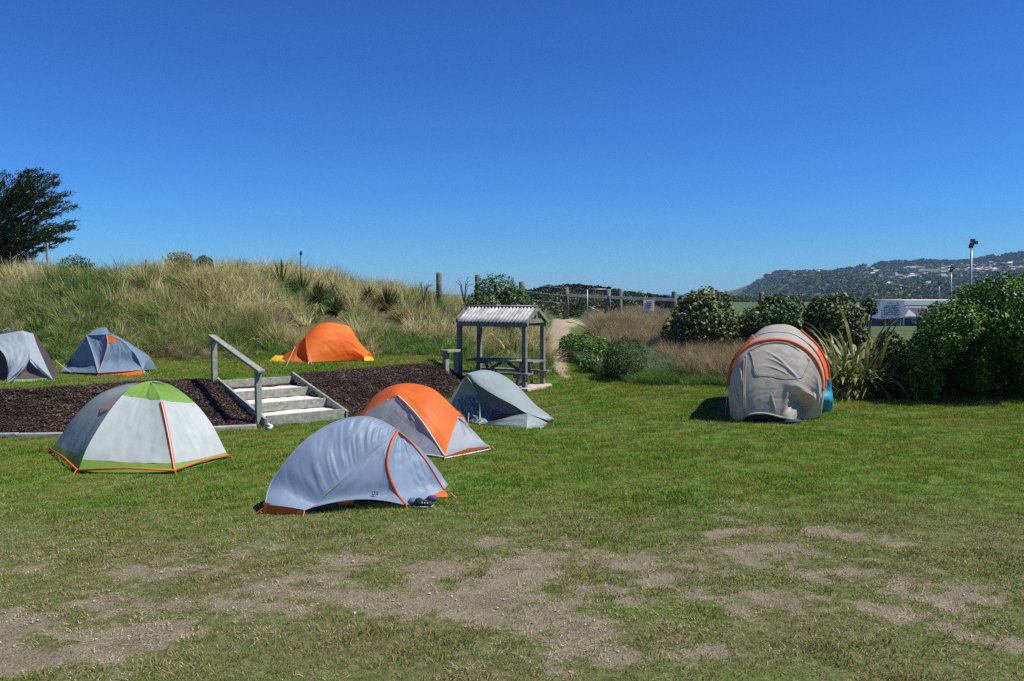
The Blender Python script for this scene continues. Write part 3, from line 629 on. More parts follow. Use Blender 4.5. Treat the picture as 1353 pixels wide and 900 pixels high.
for i, (px, py, d, L, lab) in enumerate([(372, 362, 28.5, .8, 'flax clump on the skyline above the straw grass'), (398, 364, 28.5, .65, 'flax clump with a tall seed stalk on the skyline'), (487, 374, 29, .5, 'small spiky clump on the crest above the yucca'), (440, 372, 28.5, .45, 'dark tuft on the crest right of the tall seed stalk')]):
    p = P(px, py, d); p.z = Hs(p.x, p.y) + .12; sword_plant('skyline_flax', p, L * 1.1, 60, lab, 'flax', .03, 10 + i, skirt=False, elmin=10, w=.04)
    if i == 1:
        o = MB(); tz = P(396, 332, 28.5).z; o.tube([p, V(p.x - .02, p.y, tz)], .014, 5); o.tube([V(p.x, p.y, tz - .14), V(p.x, p.y, tz - .07), V(p.x + .02, p.y, tz)], [.02, .055, .02], 6); q_ = [c for c in C.objects if c.name.startswith('skyline_flax')][-1]
        o.build('seed_stalk', M['darkleaf'], q_)
# twiggy shoots standing over the grass by the fence
for i, (px, py, h, lab) in enumerate([(560, 386, .32, 'bare twig shoot on the dune shoulder'), (613, 384, .45, 'bare twig shoot beside the second fence post')]):
    p = P(px, py, 28); rt = root('twig_shoot', p - V(0, 0, .4), lab, 'plant'); mb = MB(); rd = random.Random(i)
    for k in range(7):
        q = p + V(rd.uniform(-.3, .3), rd.uniform(-.2, .2), h * rd.uniform(.4, 1)); mb.tube([p - V(0, 0, .4), p.lerp(q, .5) + V(0, 0, .05), q, q + V(.1, 0, .02)], [.012, .01, .008, .004], 4)
    mb.build('twigs', M['bark'], rt)

# ------------------------------------------------------------------ steps with handrail
S0 = V(-4.46, 15.35, 0); U = V(.776, .63, 0).normalized(); W = V(-.63, .776, 0).normalized(); WID = 1.58; RISE = .16; RUN = .78
st = root('garden_steps', S0 + U * .8, 'weathered timber steps with pale gravel treads and a single handrail', 'steps')
def sp(u, w, z): return S0 + U * u + W * w + V(0, 0, z)
for k in range(4):
    mb = MB(); mb.bar(sp(.0, k * RUN, RISE * (k + .5) - .005), sp(WID, k * RUN, RISE * (k + .5) - .005), .05, RISE + .01 if k else RISE + .06)
    mb.build('riser', M['timber'], st, bevel=.006)
    mb = MB(); z = RISE * (k + 1) - .018; last = (k == 3)
    n1_ = 14; n2_ = 6; vs = []; w1 = k * RUN + .022; w2 = (k + 1) * RUN - .022 if not last else k * RUN + .45
    for a in range(n1_ + 1):
        for c_ in range(n2_ + 1):
            vs.append(sp(.03 + (WID - .06) * a / n1_, w1 + (w2 - w1) * c_ / n2_, z + random.uniform(-.008, .006)))
    fs = [(a * (n2_ + 1) + c_, (a + 1) * (n2_ + 1) + c_, (a + 1) * (n2_ + 1) + c_ + 1, a * (n2_ + 1) + c_ + 1) for a in range(n1_) for c_ in range(n2_)]
    mb.add(vs, fs); mb.build('tread', M['fines'] if not last else M['ground'], st, True)
for u_, m_ in ((-.03, 'timber_dark'), (WID + .03, 'timber')):
    mb = MB(); mb.bar(sp(u_, -.05, .06), sp(u_, 3 * RUN + .05, .64), .05, .17); mb.build('stringer', M['timber'], st, bevel=.006)
# handrail: posts at the bottom and the top on the left side
pb = sp(-.09, .12, 0); pt_ = sp(-.09, 2.32, 0)
for p, z0, z1 in ((pb, -.02, .98), (pt_, .45, 1.52)):
    mb = MB(); mb.box((p.x, p.y, (z0 + z1) / 2), (.1, .1, z1 - z0), rz=math.atan2(U.y, U.x)); mb.build('post', M['timber'], st, bevel=.006)
mb = MB(); mb.bar(V(pb.x, pb.y, 1.0) - W * .16, V(pt_.x, pt_.y, 1.53) + W * .12 + V(0, 0, .02), .14, .05); mb.build('handrail', M['timber'], st, bevel=.008)

# timber edging at the foot of the bank
for i, (a, b_, lab) in enumerate([((-12.5, 13.75), (-9.6, 13.95), 'long weathered sleeper edging the bark bank at the far left'), ((-9.55, 13.97), (-6.9, 14.25), 'weathered sleeper edging the bark bank left of the green tent'), ((-6.85, 14.27), (-4.55, 15.12), 'weathered sleeper edging the bark bank at the foot of the steps')]):
    a = V(*a, Hs(*a)); b_ = V(*b_, Hs(*b_)); rt = root('sleeper', a, lab, 'edging', 'sleepers edging the bark bank')
    n_ = 2
    for k in range(n_):
        p0 = a.lerp(b_, k / n_); p1 = a.lerp(b_, (k + .985) / n_); mb = MB(); mb.bar(p0 + V(0, 0, .02), p1 + V(0, 0, .02 + random.uniform(-.015, .01)), .13, .11); mb.build('board', M['sleeper'], rt, bevel=.012)
# white scrap by the bottom post
p = G(355, 567); mb = MB(); mb.tube([p + V(-.05, .06, .03), p + V(0, 0, .07), p + V(.06, -.02, .05), p + V(.05, -.07, .02), p + V(-.01, -.05, .03)], [.02, .035, .03, .028, .015], 8)
tag(mb.build('crumpled_cloth', M['white'], smooth=True), 'small white crumpled rag on the grass at the foot of the steps', 'rag')

# ------------------------------------------------------------------ picnic shelter
q0 = V(.31, 20.9, 0); U2 = V(-1.75, .95, 0).normalized(); W2 = V(.95, 1.75, 0).normalized(); LW, LD = 1.88, 1.0; zb = .06
def qp(u, w, z): return q0 + U2 * u + W2 * w + V(0, 0, z)
gz = zb
pad = MB(); pad.box(qp(LW / 2, LD / 2 - .05, .02) , (LW + .42, LD + .36, .14), rz=math.atan2(-U2.y, -U2.x)); o = pad.build('concrete_pad', M['concrete'], bevel=.02); tag(o, kind='structure')
sh = root('picnic_shelter', qp(LW / 2, LD / 2, gz), 'small open picnic shelter with four posts and a corrugated iron roof', 'shelter')
rz2 = math.atan2(-U2.y, -U2.x)
for u_ in (0, LW):
    for w_ in (0, LD):
        mb = MB(); mb.box(qp(u_, w_, (1.7 + gz) / 2), (.11, .11, 1.7 - gz), rz=rz2); mb.build('post', M['shelter_timber'], sh, bevel=.006)
for w_ in (0, LD):
    mb = MB(); mb.bar(qp(-.05, w_ - .07 if w_ == 0 else w_ + .07, 1.64), qp(LW + .03, w_ - .07 if w_ == 0 else w_ + .07, 1.64), .045, .13); mb.build('beam', M['shelter_timber'], sh, bevel=.005)
RZ = 2.06; EZ = 1.70; ov = .11
for u_ in (0.0, LW):
    mb = MB(); s_ = -.07 if u_ == 0 else .07
    mb.bar(qp(u_ + s_, -.02, 1.72), qp(u_ + s_, LD + .02, 1.72), .04, .11); mb.build('tie_beam', M['shelter_timber'], sh, bevel=.005)
    mb = MB(); mb.bar(qp(u_ + s_, LD / 2, 1.776), qp(u_ + s_, LD / 2, 2.03), .09, .04, up=U2); mb.build('king_post', M['shelter_timber'], sh, bevel=.004)
    for sg in (-1, 1):
        mb = MB(); mb.bar(qp(u_ + s_ * 1.62, LD / 2 + sg * (LD / 2 + ov), EZ - .045), qp(u_ + s_ * 1.62, LD / 2 + sg * .012, RZ - .045), .035, .09); mb.build('rafter', M['shelter_timber'], sh, bevel=.004)
for sg in (-1, 1):    # corrugated sheets
    nc = 26; k_ = 6; vs = []; U0, U1 = -.09, LW + .04
    tot = nc * k_
    for a in range(tot + 1):
        u_ = U0 + (U1 - U0) * a / tot; zc_ = .020 * math.cos(2 * math.pi * a / 8)
        for b_ in range(4):
            t = b_ / 3; vs.append(qp(u_, LD / 2 + sg * (.004 + (LD / 2 + ov) * t), RZ + (EZ - .02 - RZ) * t + zc_ + .01))
    fs = [(a * 4 + b_, (a + 1) * 4 + b_, (a + 1) * 4 + b_ + 1, a * 4 + b_ + 1) for a in range(tot) for b_ in range(3)]
    o = mesh_obj('roof_sheet', vs, fs, M['iron'], sh, True); md = o.modifiers.new('thick', 'SOLIDIFY'); md.thickness = .006
mb = MB(); mb.tube([qp(-.10, LD / 2, RZ + .028), qp(LW + .05, LD / 2, RZ + .028)], .035, 8, flat=.5, nrm=V(0, 0, 1)); mb.build('ridge_cap', M['iron'], sh, True)
# picnic table under it
pt = root('picnic_table', qp(LW / 2 - .1, LD / 2, gz + .03), 'weathered timber picnic table with fixed benches under the shelter roof', 'picnic table')
TZ = .70; u0, u1 = -.18, LW - .1
for k in range(5):
    w_ = LD / 2 - .30 + k * .15; mb = MB(); mb.bar(qp(u0, w_, TZ), qp(u1, w_, TZ), .135, .04); mb.build('table_plank', M['shelter_timber'], pt, bevel=.004)
for w_ in (.02 - .12, .05 + .0, LD - .05, LD + .10):
    mb = MB(); mb.bar(qp(u0, w_, .42), qp(u1, w_, .42), .125, .04); mb.build('bench_plank', M['shelter_timber'], pt, bevel=.004)
for u_ in (.22, LW - .42):
    mb = MB(); mb.bar(qp(u_, -.16, .365), qp(u_, LD + .16, .365), .04, .09); mb.build('cross_beam', M['shelter_timber'], pt, bevel=.004)
    mb = MB(); mb.bar(qp(u_, LD / 2 - .33, .64), qp(u_, LD / 2 + .33, .64), .04, .07); mb.build('top_bearer', M['shelter_timber'], pt, bevel=.004)
    for sg in (-1, 1):
        mb = MB(); mb.bar(qp(u_ + .045, LD / 2 + sg * .42, gz + .02), qp(u_ + .045, LD / 2 + sg * .18, .66), .04, .09); mb.build('leg', M['shelter_timber'], pt, bevel=.004)
for sg in (-1, 1):
    mb = MB(); um = LW / 2 - .1; mb.bar(qp(um + sg * .62, LD / 2, .36), qp(um + sg * .08, LD / 2, .64), .04, .07); mb.build('brace', M['shelter_timber'], pt, bevel=.004)
# low timber seat/barrier left of the shelter
b0 = P(588, 464, 21.3); bn = root('timber_seat', V(b0.x, b0.y, .25), 'low weathered timber bench end left of the picnic shelter', 'bench')
mb = MB(); mb.bar(b0 + V(-.02, -.1, 0), b0 + V(.30, .26, 0), .26, .06); mb.build('seat', M['timber'], bn, bevel=.006)
mb = MB(); mb.box(b0 + V(.02, 0, -.30), (.12, .12, .53), rz=.8); mb.build('leg', M['timber'], bn, bevel=.006)
mb = MB(); mb.box(b0 + V(.26, .24, -.30), (.10, .10, .53), rz=.8); mb.build('leg', M['timber'], bn, bevel=.006)

# ------------------------------------------------------------------ fences, gate, notice
FD = 34.0
def post_at(px, ytop, d, r=.10, zb=None):
    t = P(px, ytop, d); z0 = Hs(t.x, t.y) - .2; return t, z0
fn = root('wire_fence', P(580, 400, 31), 'round timber posts strung with thin wire along the dune shoulder', 'fence')
prev = []
for px, yt, d in ((580, 360, 30), (631, 363, 31.5), (689, 372, 33), (748, 379, 34)):
    t, z0 = post_at(px, yt, d); mb = MB(); mb.tube([V(t.x, t.y, z0), t - V(0, 0, .02), t], [.105, .10, .085], 10)
    if px == 748: mb.build('post', M['post'], fn, True); prev.append(t); continue
    mb.build('post', M['post'], fn, True); prev.append(t)
prev = [P(500, 352, 29.5)] + prev
for dz in (.06, .35, .65):
    for a, b_ in zip(prev[:-1], prev[1:]):
        mb = MB(); mb.tube([a - V(0, .1, dz), (a + b_) / 2 - V(0, .1, dz + .02), b_ - V(0, .1, dz)], .0028, 4); mb.build('wire', M['steel'], fn)
fr = root('post_and_rail_fence', P(820, 400, FD), 'heavy round timber posts joined by one pale rail at the top of the path', 'fence')
for px, yt, r_ in ((803, 382, .125), (819, 381, .11), (891, 385, .115), (1006, 386, .11)):
    dd = FD if px != 819 else FD + 1.2
    t, z0 = post_at(px, yt, dd); mb = MB(); mb.tube([V(t.x, t.y, z0 - .6), t - V(0, 0, .03), t], [r_, r_ * .97, r_ * .8], 10); mb.build('post', M['post'], fr, True)
for (x0, y0, x1, y1) in ((749, 390, 802, 393), (804, 393, 891, 396.5)):
    mb = MB(); mb.bar(P(x0, y0, FD - .13), P(x1, y1, FD - .13), .05, .12); mb.build('rail', M['sleeper'], fr, bevel=.006)
gt = root('steel_gate_frame', P(776, 430, FD - .6), 'thin steel tube gate frame standing in front of the rail fence', 'gate')
gd = FD - .6
for a, b_ in (((776, 382), (776, 436)), ((776, 382), (801, 382.5)), ((776, 404), (790, 411)), ((776, 411), (792, 411))):
    mb = MB(); mb.tube([P(*a, gd), P(*b_, gd)], .022, 8); mb.build('tube', M['steel'], gt, True)
def text_rows(parent, org, ux, uz, w, h, rows, mat, seed, nrm, cw=.5):
    rd = random.Random(seed); mb = MB(); rh = h / rows
    for r_ in range(rows):
        L = w * rd.uniform(.55, .95); x_ = (w - L) / 2; z_ = h - (r_ + .5) * rh
        while x_ < (w + L) / 2:
            g = rh * cw * rd.uniform(.6, 1.1); c_ = org + ux * (x_ + g / 2) + uz * z_ + nrm * .012
            if rd.random() > .14:
                mb.bar(c_ - ux * g * .38, c_ + ux * g * .38, .012, rh * rd.uniform(.42, .6), up=uz)
            x_ += g
    mb.build('lettering', mat, parent)
M['redpaint'] = solid('red_lettering', (.35, .04, .05), .6, .1, 5, 0); M['bluepaint'] = solid('blue_lettering', (.05, .06, .25), .6, .1, 5, 0)
s0 = P(850, 411, FD - .22); s1 = P(864.5, 396.5, FD - .22); nb = root('notice_board', V((s0.x + s1.x) / 2, s0.y, s0.z), 'small white notice with red writing fixed to the fence rail', 'sign')
mb = MB(); mb.box(((s0.x + s1.x) / 2, s0.y, (s0.z + s1.z) / 2), (s1.x - s0.x, .015, s1.z - s0.z)); mb.build('board', M['white'], nb)
text_rows(nb, V(s0.x + .04, s0.y - .012, s0.z + .1), V(1, 0, 0), V(0, 0, 1), s1.x - s0.x - .08, s1.z - s0.z - .13, 4, M['redpaint'], 4, V(0, -.6, 0))
for i, (px, yt, lab) in enumerate([(62, 321, 'tall pale marker post on the dune beside the cypress'), (193, 343, 'short pale marker post on the dune crest')]):
    t = P(px, yt, 27.5); mb = MB(); z0 = Hs(t.x, t.y) - .1; mb.box((t.x, t.y, (t.z + z0) / 2), (.06, .06, t.z - z0), jit=.004)
    tag(mb.build('marker_post', M['sleeper'], bevel=.006), lab, 'post', 'pale posts on the dune')

# ------------------------------------------------------------------ tents
def cr(ctrl, t):
    n = len(ctrl) - 1; x = min(max(t, 0), 1) * n; i = min(int(x), n - 1); f = x - i
    p1, p2 = ctrl[i], ctrl[i + 1]; p0 = ctrl[i - 1] if i > 0 else p1 + (p1 - p2); p3 = ctrl[i + 2] if i + 2 <= n else p2 + (p2 - p1)
    return .5 * ((2 * p1) + (p2 - p0) * f + (2 * p0 - 5 * p1 + 4 * p2 - p3) * f * f + (3 * p1 - p0 - 3 * p2 + p3) * f ** 3)
def lin(ctrl, t):
    n = len(ctrl) - 1; x = min(max(t, 0), 1) * n; i = min(int(x), n - 1); f = x - i; return ctrl[i] * (1 - f) + ctrl[i + 1] * f
def loft(name, A, Bc, mat, parent, n=30, m=14, bulge=(0, 0, 0), wr=.006, fs_=7, ft=3, seed=0, t0=0, t1=1, s0=0, s1=1, env=None, fa=cr, fb=cr, extra=None, cs=((5, 12, .6), (9, -7, .4))):
    n = int(n * 1.6); m = int(m * 2)
    bv = Vector(bulge); grid = np.zeros((n + 1, m + 1, 3)); TT = np.zeros((n + 1, m + 1)); SS = TT.copy()
    for i in range(n + 1):
        t = t0 + (t1 - t0) * i / n; a = fa(A, t); b_ = fb(Bc, t); e = env(t) if env else 1
        for j in range(m + 1):
            s = s0 + (s1 - s0) * j / m; p = a * (1 - s) + b_ * s + bv * (4 * s * (1 - s) * e)
            if extra: p = p + extra(t, s)
            grid[i, j] = p; TT[i, j] = t; SS[i, j] = s
    du = np.gradient(grid, axis=0) + 1e-9; dv = np.gradient(grid, axis=1) + 1e-9
    nr = np.cross(du, dv); nr /= (np.linalg.norm(nr, axis=2)[..., None] + 1e-9)
    w = (fbm(SS * fs_ + 5 + seed, TT * ft + 5, seed, 3) - .5) + .5 * (fbm((SS + TT * .6) * fs_ * 2.2 + 9, (TT - SS * .3) * ft + 9, seed + 7, 2) - .5)
    if cs:
        for (ka, kb, amp_) in cs:
            u1 = TT * ka + SS * kb; u2 = (TT * kb - SS * ka) * .045
            r1 = vnoise(u1 + 40 + seed, u2 + 40, seed + 11); r2 = vnoise(u1 * 2.1 + 9, u2 * 1.7 + 60, seed + 13)
            g_ = fbm(TT * 2.3 + 7, SS * 2.3 + seed, seed + 19, 2)
            w = w + amp_ * ((np.abs(r1 - .5) * 2) ** .8 * .8 + np.abs(r2 - .5) * .7 - .6) * np.clip((g_ - .3) * 2.5, 0, 1)
    win = np.clip(np.minimum(SS, 1 - SS) * 5, 0, 1) * np.clip(np.minimum(TT, 1 - TT) * 6, 0, 1)
    grid += nr * (w * win * wr * 2)[..., None]
    idx = np.arange((n + 1) * (m + 1)).reshape(n + 1, m + 1)
    f = np.stack([idx[:-1, :-1], idx[:-1, 1:], idx[1:, 1:], idx[1:, :-1]], -1).reshape(-1, 4)
    v = grid.reshape(-1, 3)
    # collapse degenerate rows is left to validate()
    return mesh_obj(name, v, f, mat, parent, True)
def pole(name, ctrl, r, mat, parent, n=24, t0=0, t1=1, flat=1.0, fn_=cr):
    mb = MB(); mb.tube([fn_(ctrl, t0 + (t1 - t0) * i / n) for i in range(n + 1)], r, 6, flat=flat); return mb.build(name, mat, parent, True)
def vp(a, b_, pts):
    """points seen at the given pixels lying in the vertical plane through ground points a and b"""
    nrm = V(b_.y - a.y, -(b_.x - a.x), 0).normalized(); out = []
    o = V(0, 0, CAM_Z)
    for px, py in pts:
        r = ray(px, py); t = (a - o).dot(nrm) / r.dot(nrm); out.append(o + r * t)
    return out
def peg(parent, p, d=(0, -.05, 0), mat=None):
    mb = MB(); p = Vector(p); d = Vector(d); mb.tube([p + d * .2 + V(0, 0, .06), p + d, p + d + V(0, 0, -.04)], .007, 5); mb.tube([p, p + d * .6 + V(0, 0, .03)], .006, 5); mb.build('peg', mat or M['steel'], parent)
def guy(parent, a, b_):
    mb = MB(); mb.tube([a, a.lerp(b_, .5) - V(0, 0, .01), b_], .004, 4); mb.build('guy_line', M['cord'], parent)
def onbase(p, z): return V(p.x, p.y, z)

# --- A: green and silver dome
L_, FL, FR, Rr = G(66, 597), G(103, 626), G(231, 626), G(302, 606); Bk = L_ + Rr - FL; ap = P(198, 503.5, 12.75)
tA = root('dome_tent', (FL + Rr) / 2 * .5 + (L_ + Bk) / 2 * .5, 'silver and lime green dome tent with an orange zip, in front of the bark bank', 'tent', 'tents pitched on the lower lawn')
apg = onbase(ap, 0)
arcL = [ap] + vp(apg, L_, [(165, 508), (128, 523), (98, 551), (76, 582)]) + [L_ + V(0, 0, .03)]
arcF = [ap] + vp(apg, FL, [(181, 508), (162, 522), (140, 550), (116, 590)]) + [FL + V(0, 0, .03)]
arcR = [ap] + vp(apg, Rr, [(226, 509), (257, 532), (279.5, 560), (295, 590)]) + [Rr + V(0, 0, .03)]
arcB = [ap] + [ap.lerp(Bk, t) + V(0, 0, ap.z * (math.sqrt(1 - t ** 2.2) - (1 - t)) * .95) for t in (.25, .5, .75, .93)] + [Bk + V(0, 0, .03)]
arcV = [ap, P(205, 514, 12.35), P(212, 528, 12.1), P(221, 568, 11.75), P(227, 600, 11.5), FR + V(0, 0, .03)]
loft('fly_panel', arcL, arcF, F['silver_shade'], tA, t0=.10, t1=.84, bulge=(-.02, .04, -.06), wr=.012, seed=1)
loft('lower_band', arcL, arcF, F['green'], tA, 8, 14, t0=.84, t1=1, bulge=(-.02, .04, -.06), wr=.012, seed=1)
loft('crown_patch', arcL, arcF, F['orange'], tA, 6, 8, t0=0.02, t1=.10, bulge=(-.02, .04, -.06), wr=0.003)
loft('crown_band', arcF, arcV, F['green'], tA, 12, 14, t0=.02, t1=.40, bulge=(0, .03, -.02), wr=.012, seed=2)
loft('fly_panel', arcF, arcV, F['silver'], tA, t0=.40, t1=.9, bulge=(0, .03, -.02), wr=.008, fs_=4, seed=2, cs=((5, 26, .9),))
loft('lower_band', arcF, arcV, F['green'], tA, 6, 14, t0=.9, t1=1, bulge=(0, .03, -.02), wr=.012, seed=2)
loft('crown_band', arcV, arcR, F['green'], tA, 12, 14, t0=.02, t1=.40, bulge=(0, .03, -.02), wr=.012, seed=3)
loft('fly_panel', arcV, arcR, F['silver'], tA, t0=.40, t1=.9, bulge=(0, .03, -.02), wr=.009, fs_=4, seed=3, cs=((8, -24, 1.2),))
loft('lower_band', arcV, arcR, F['green'], tA, 6, 14, t0=.9, t1=1, bulge=(0, .03, -.02), wr=.012, seed=3)
loft('fly_panel', arcR, arcB, F['silver'], tA, t0=0, t1=1, wr=.012, seed=4)
loft('fly_panel', arcB, arcL, F['silver'], tA, t0=0, t1=1, wr=.012, seed=5)
off = V(.005, -.008, 0)
mb = MB(); mb.tube([cr(arcV, t) + off for t in [.42 + .58 * i / 20 for i in range(21)]], .026, 6, flat=.4, nrm=V(.1, -1, .2)); mb.build('zip_flap', F['orange'], tA, True)
mb = MB(); mb.tube([cr(arcV, t) + off * 2.2 for t in [.42 + .58 * i / 20 for i in range(21)]], .006, 6); mb.build('zip', M['white'], tA, True)
for a, b_ in ((L_, FL), (FL, FR), (FR, Rr), (Rr, Bk), (Bk, L_)): 
    mb = MB(); mb.tube([a + V(0, 0, .045), (a + b_) / 2 + V(0, 0, .075), b_ + V(0, 0, .045)], .014, 6); mb.build('hem', F['orange'], tA, True)
fl = [a.lerp(apg, .06) for a in (L_, FL, FR.lerp(apg, .1), Rr, Bk)]
mb = MB(); n5 = 5
mb.add([v + V(0, 0, .02) for v in fl] + [v.lerp(apg, .04) + V(0, 0, .14) for v in fl], [(0, 1, 2, 3, 4)] + [(i, (i + 1) % 5, 5 + (i + 1) % 5, 5 + i) for i in range(5)]); mb.build('floor', M['black'], tA)
vq = lambda t, q: cr(arcL, t).lerp(cr(arcF, t), q) + V(-.02, .04, -.06) * 4 * q * (1 - q) + V(-.006, -.008, .006)
mb = MB(); mb.add([vq(.50, .55), vq(.42, .85), vq(.54, .93), vq(.55, .7)], [(0, 1, 2, 3)]); mb.build('vent', F['maroon'], tA)
for p in (L_, FL, FR, Rr): peg(tA, p, (p - apg).normalized() * .09, F['orange'])

# --- B: blue grey ridge tent nearest the camera
f1, f2, zp, rc = G(350, 679), G(403, 680), G(536, 671), G(594, 658); bl = V(-2.75, 9.85, 0); br = V(-1.15, 10.95, 0); hub = P(524, 568, 10.05)
tB = root('ridge_tent', V(-1.8, 9.9, 0), 'blue grey tent with an orange curved zip, nearest tent on the lawn', 'tent', 'tents pitched on the lower lawn')
ridge = [f1 + V(0, 0, .10), P(357, 640, 9.38), P(375, 613, 9.45), P(399, 586, 9.55), P(428, 565, 9.7), P(456, 553.5, 9.82), P(484, 551, 9.92), P(505, 557, 10.0), hub]
seam = [f2 + V(0, 0, .05), P(416, 667, 9.32), P(434, 650, 9.38), P(452, 634, 9.45), P(468, 618, 9.55), P(485, 601, 9.65), P(500, 587, 9.75), P(513, 576, 9.88), hub]
zipc = [hub + V(.02, -.02, 0), P(518, 583, 9.85), P(513, 600, 9.72), P(512, 617, 9.64), P(517, 636, 9.6), P(526, 654, 9.58), zp + V(0, 0, .03)]
seam2 = [hub] + [seam[7], seam[6], seam[5], seam[3], seam[1], seam[0]]
rr = [hub, P(542, 583, 10.08), P(554, 597, 10.08), P(564, 610, 10.06), P(573, 624, 10.04), P(580, 636, 10.02), P(586.5, 647, 10.0)]
loft('foot_panel', ridge, seam, F['blue'], tB, 70, 26, bulge=(-.01, -.03, .02), wr=.010, fs_=2, ft=3, seed=11, cs=((30, 6, 1.0),))
loft('door_panel', seam2, zipc, F['blue'], tB, 30, 16, bulge=(0, .02, 0), wr=.012, fs_=5, ft=5, seed=12, extra=lambda t, s: V(0, .0, .085 * 4 * s * (1 - s) * t ** 6), cs=((4, 16, .9),))
loft('head_panel', zipc, rr, F['blue'], tB, 30, 14, bulge=(.0, .05, -.03), wr=.02, fs_=5, ft=2, seed=13, cs=((3, 14, 1.1),))
back = [bl + V(0, 0, .05)] + [bl.lerp(br, t) + V(0, .12 * math.sin(t * 3.14), .05) for t in (.2, .35, .5, .65, .75, .85, .95)] + [br + V(0, 0, .05)]
loft('back_panel', ridge, back, F['blue'], tB, 30, 14, bulge=(-.05, .12, .10), wr=.012, seed=14)
rb = [br + V(0, 0, .05)] + [br.lerp(onbase(rr[-1], 0), t) + V(.02, 0, .05) for t in (.17, .33, .5, .67, .83)] + [rr[-1]]
loft('side_panel', rr, rb, F['blue'], tB, 20, 10, bulge=(.05, .05, .05), wr=.01, seed=15)
pole('zip_flap', [p + V(0, -.006, 0) for p in zipc], .019, F['orange'], tB, 30, flat=.5)
pole('pole_edge', rr, .009, F['orange'], tB, 20); pole('seam', seam, .006, F['pale'], tB, 30); pole('pole_edge', ridge, .007, F['pale'], tB, 30)
bodyp = [f1, f2, f2.lerp(rc, .5), rc, br, bl]
bodyc = V(-1.75, 10.1, 0); bi = [p.lerp(bodyc, .14 if i in (0, 1, 3) else .2) for i, p in enumerate(bodyp)]
mb = MB(); n6 = 6; mb.add([p + V(0, 0, .015) for p in bi] + [p.lerp(bodyc, .06) + V(0, 0, .07) for p in bi], [tuple(range(6))] + [(i, (i + 1) % 6, 6 + (i + 1) % 6, 6 + i) for i in range(6) if i not in (1, 2)]); mb.build('floor', M['black'], tB)
mb = MB(); mb.add([f1 + V(-.02, -.01, .01), f2 + V(0, -.01, .01), f2 + V(0, -.01, .05), f1 + V(-.01, -.01, .13)], [(0, 1, 2, 3)]); mb.build('foot_strip', F['orange'], tB)
mb = MB(); a = rc + V(0, 0, .01); b_ = rr[-1] + V(0, 0, .0); c2_ = P(553, 664, 9.85); mb.add([a, b_, P(552, 657, 9.82), c2_], [(0, 1, 2, 3)]); mb.build('corner_strip', F['orange'], tB)
lc_ = cr(seam2, .80).lerp(cr(zipc, .80), .72) + V(0, .02 * .8, .02) + V(0, -.035, 0)
mb = MB(); mb.bar(lc_ + V(-.034, 0, 0), lc_ + V(.034, .003, 0), .004, .045, up=V(0, -.2, 1)); lbl = mb.build('maker_label', M['navy'], tB)
tc = bpy.data.curves.new('label_text', 'FONT'); tc.body = 'REI'; tc.size = .042; tc.align_x = 'CENTER'; tc.align_y = 'CENTER'; tc.extrude = .001; tc.materials.append(M['white'])
tmp_ = bpy.data.objects.new('label_text', tc); tme = bpy.data.meshes.new_from_object(tmp_); tme.materials.clear(); tme.materials.append(M['white']); to = bpy.data.objects.new('lettering', tme); C.objects.link(to); to.parent = tB; to.location = lc_ + V(0, -.006, 0) - tB.location; to.rotation_euler = (R(85), 0, R(2))
for p, dd in ((f1, (-.1, -.02, 0)), (f2, (0, -.08, 0)), (zp, (.02, -.05, 0)), (rc, (.08, -.02, 0))): peg(tB, p, dd, F['orange'])
# gear lying half under the fly
def lump(name, c_, r3, mat, label, cat, seed=0, group=None):
    rg = np.random.default_rng(seed); nu_, nv_ = 16, 10; vs = []; 
    for j in range(nv_ + 1):
        for i in range(nu_):
            th = math.pi * j / nv_; ph = 2 * math.pi * i / nu_; d_ = (math.sin(th) * math.cos(ph), math.sin(th) * math.sin(ph), math.cos(th))
            s_ = 1 + .35 * (float(fbm(d_[0] * 2.3 + seed + 4, d_[1] * 2.3 + d_[2] * 1.7 + 8, seed)) - .5) * 2
            vs.append((c_[0] + d_[0] * r3[0] * s_, c_[1] + d_[1] * r3[1] * s_, max(c_[2] + d_[2] * r3[2] * s_, c_[2] - r3[2] * .8)))
    fs = [(j * nu_ + i, j * nu_ + (i + 1) % nu_, (j + 1) * nu_ + (i + 1) % nu_, (j + 1) * nu_ + i) for j in range(nv_) for i in range(nu_)]
    o = mesh_obj(name, vs, fs, mat, None, True); return tag(o, label, cat, group)
lump('stuffed_bag', tuple(V(-1.52, 9.74, .055)), (.26, .10, .06), M['black'], 'black stuffed bag half hidden under the blue tent fly', 'bag', 2)
lump('stuffed_bag', tuple(V(-1.88, 9.50, .045)), (.10, .07, .05), F['orange'], 'rust orange stuff sack under the blue tent fly', 'bag', 3)
lump('stuffed_bag', tuple(V(*G(547, 668)[:2], .045)), (.07, .05, .045), F['blue2'], 'blue green stuff sack beside the shoe at the blue tent', 'bag', 4)
lump('stuffed_bag', tuple(V(*G(571, 663)[:2], .035)), (.07, .04, .035), solid('purple_cloth', (.06, .03, .14), .7), 'purple stuff sack at the right corner of the blue tent', 'bag', 5)
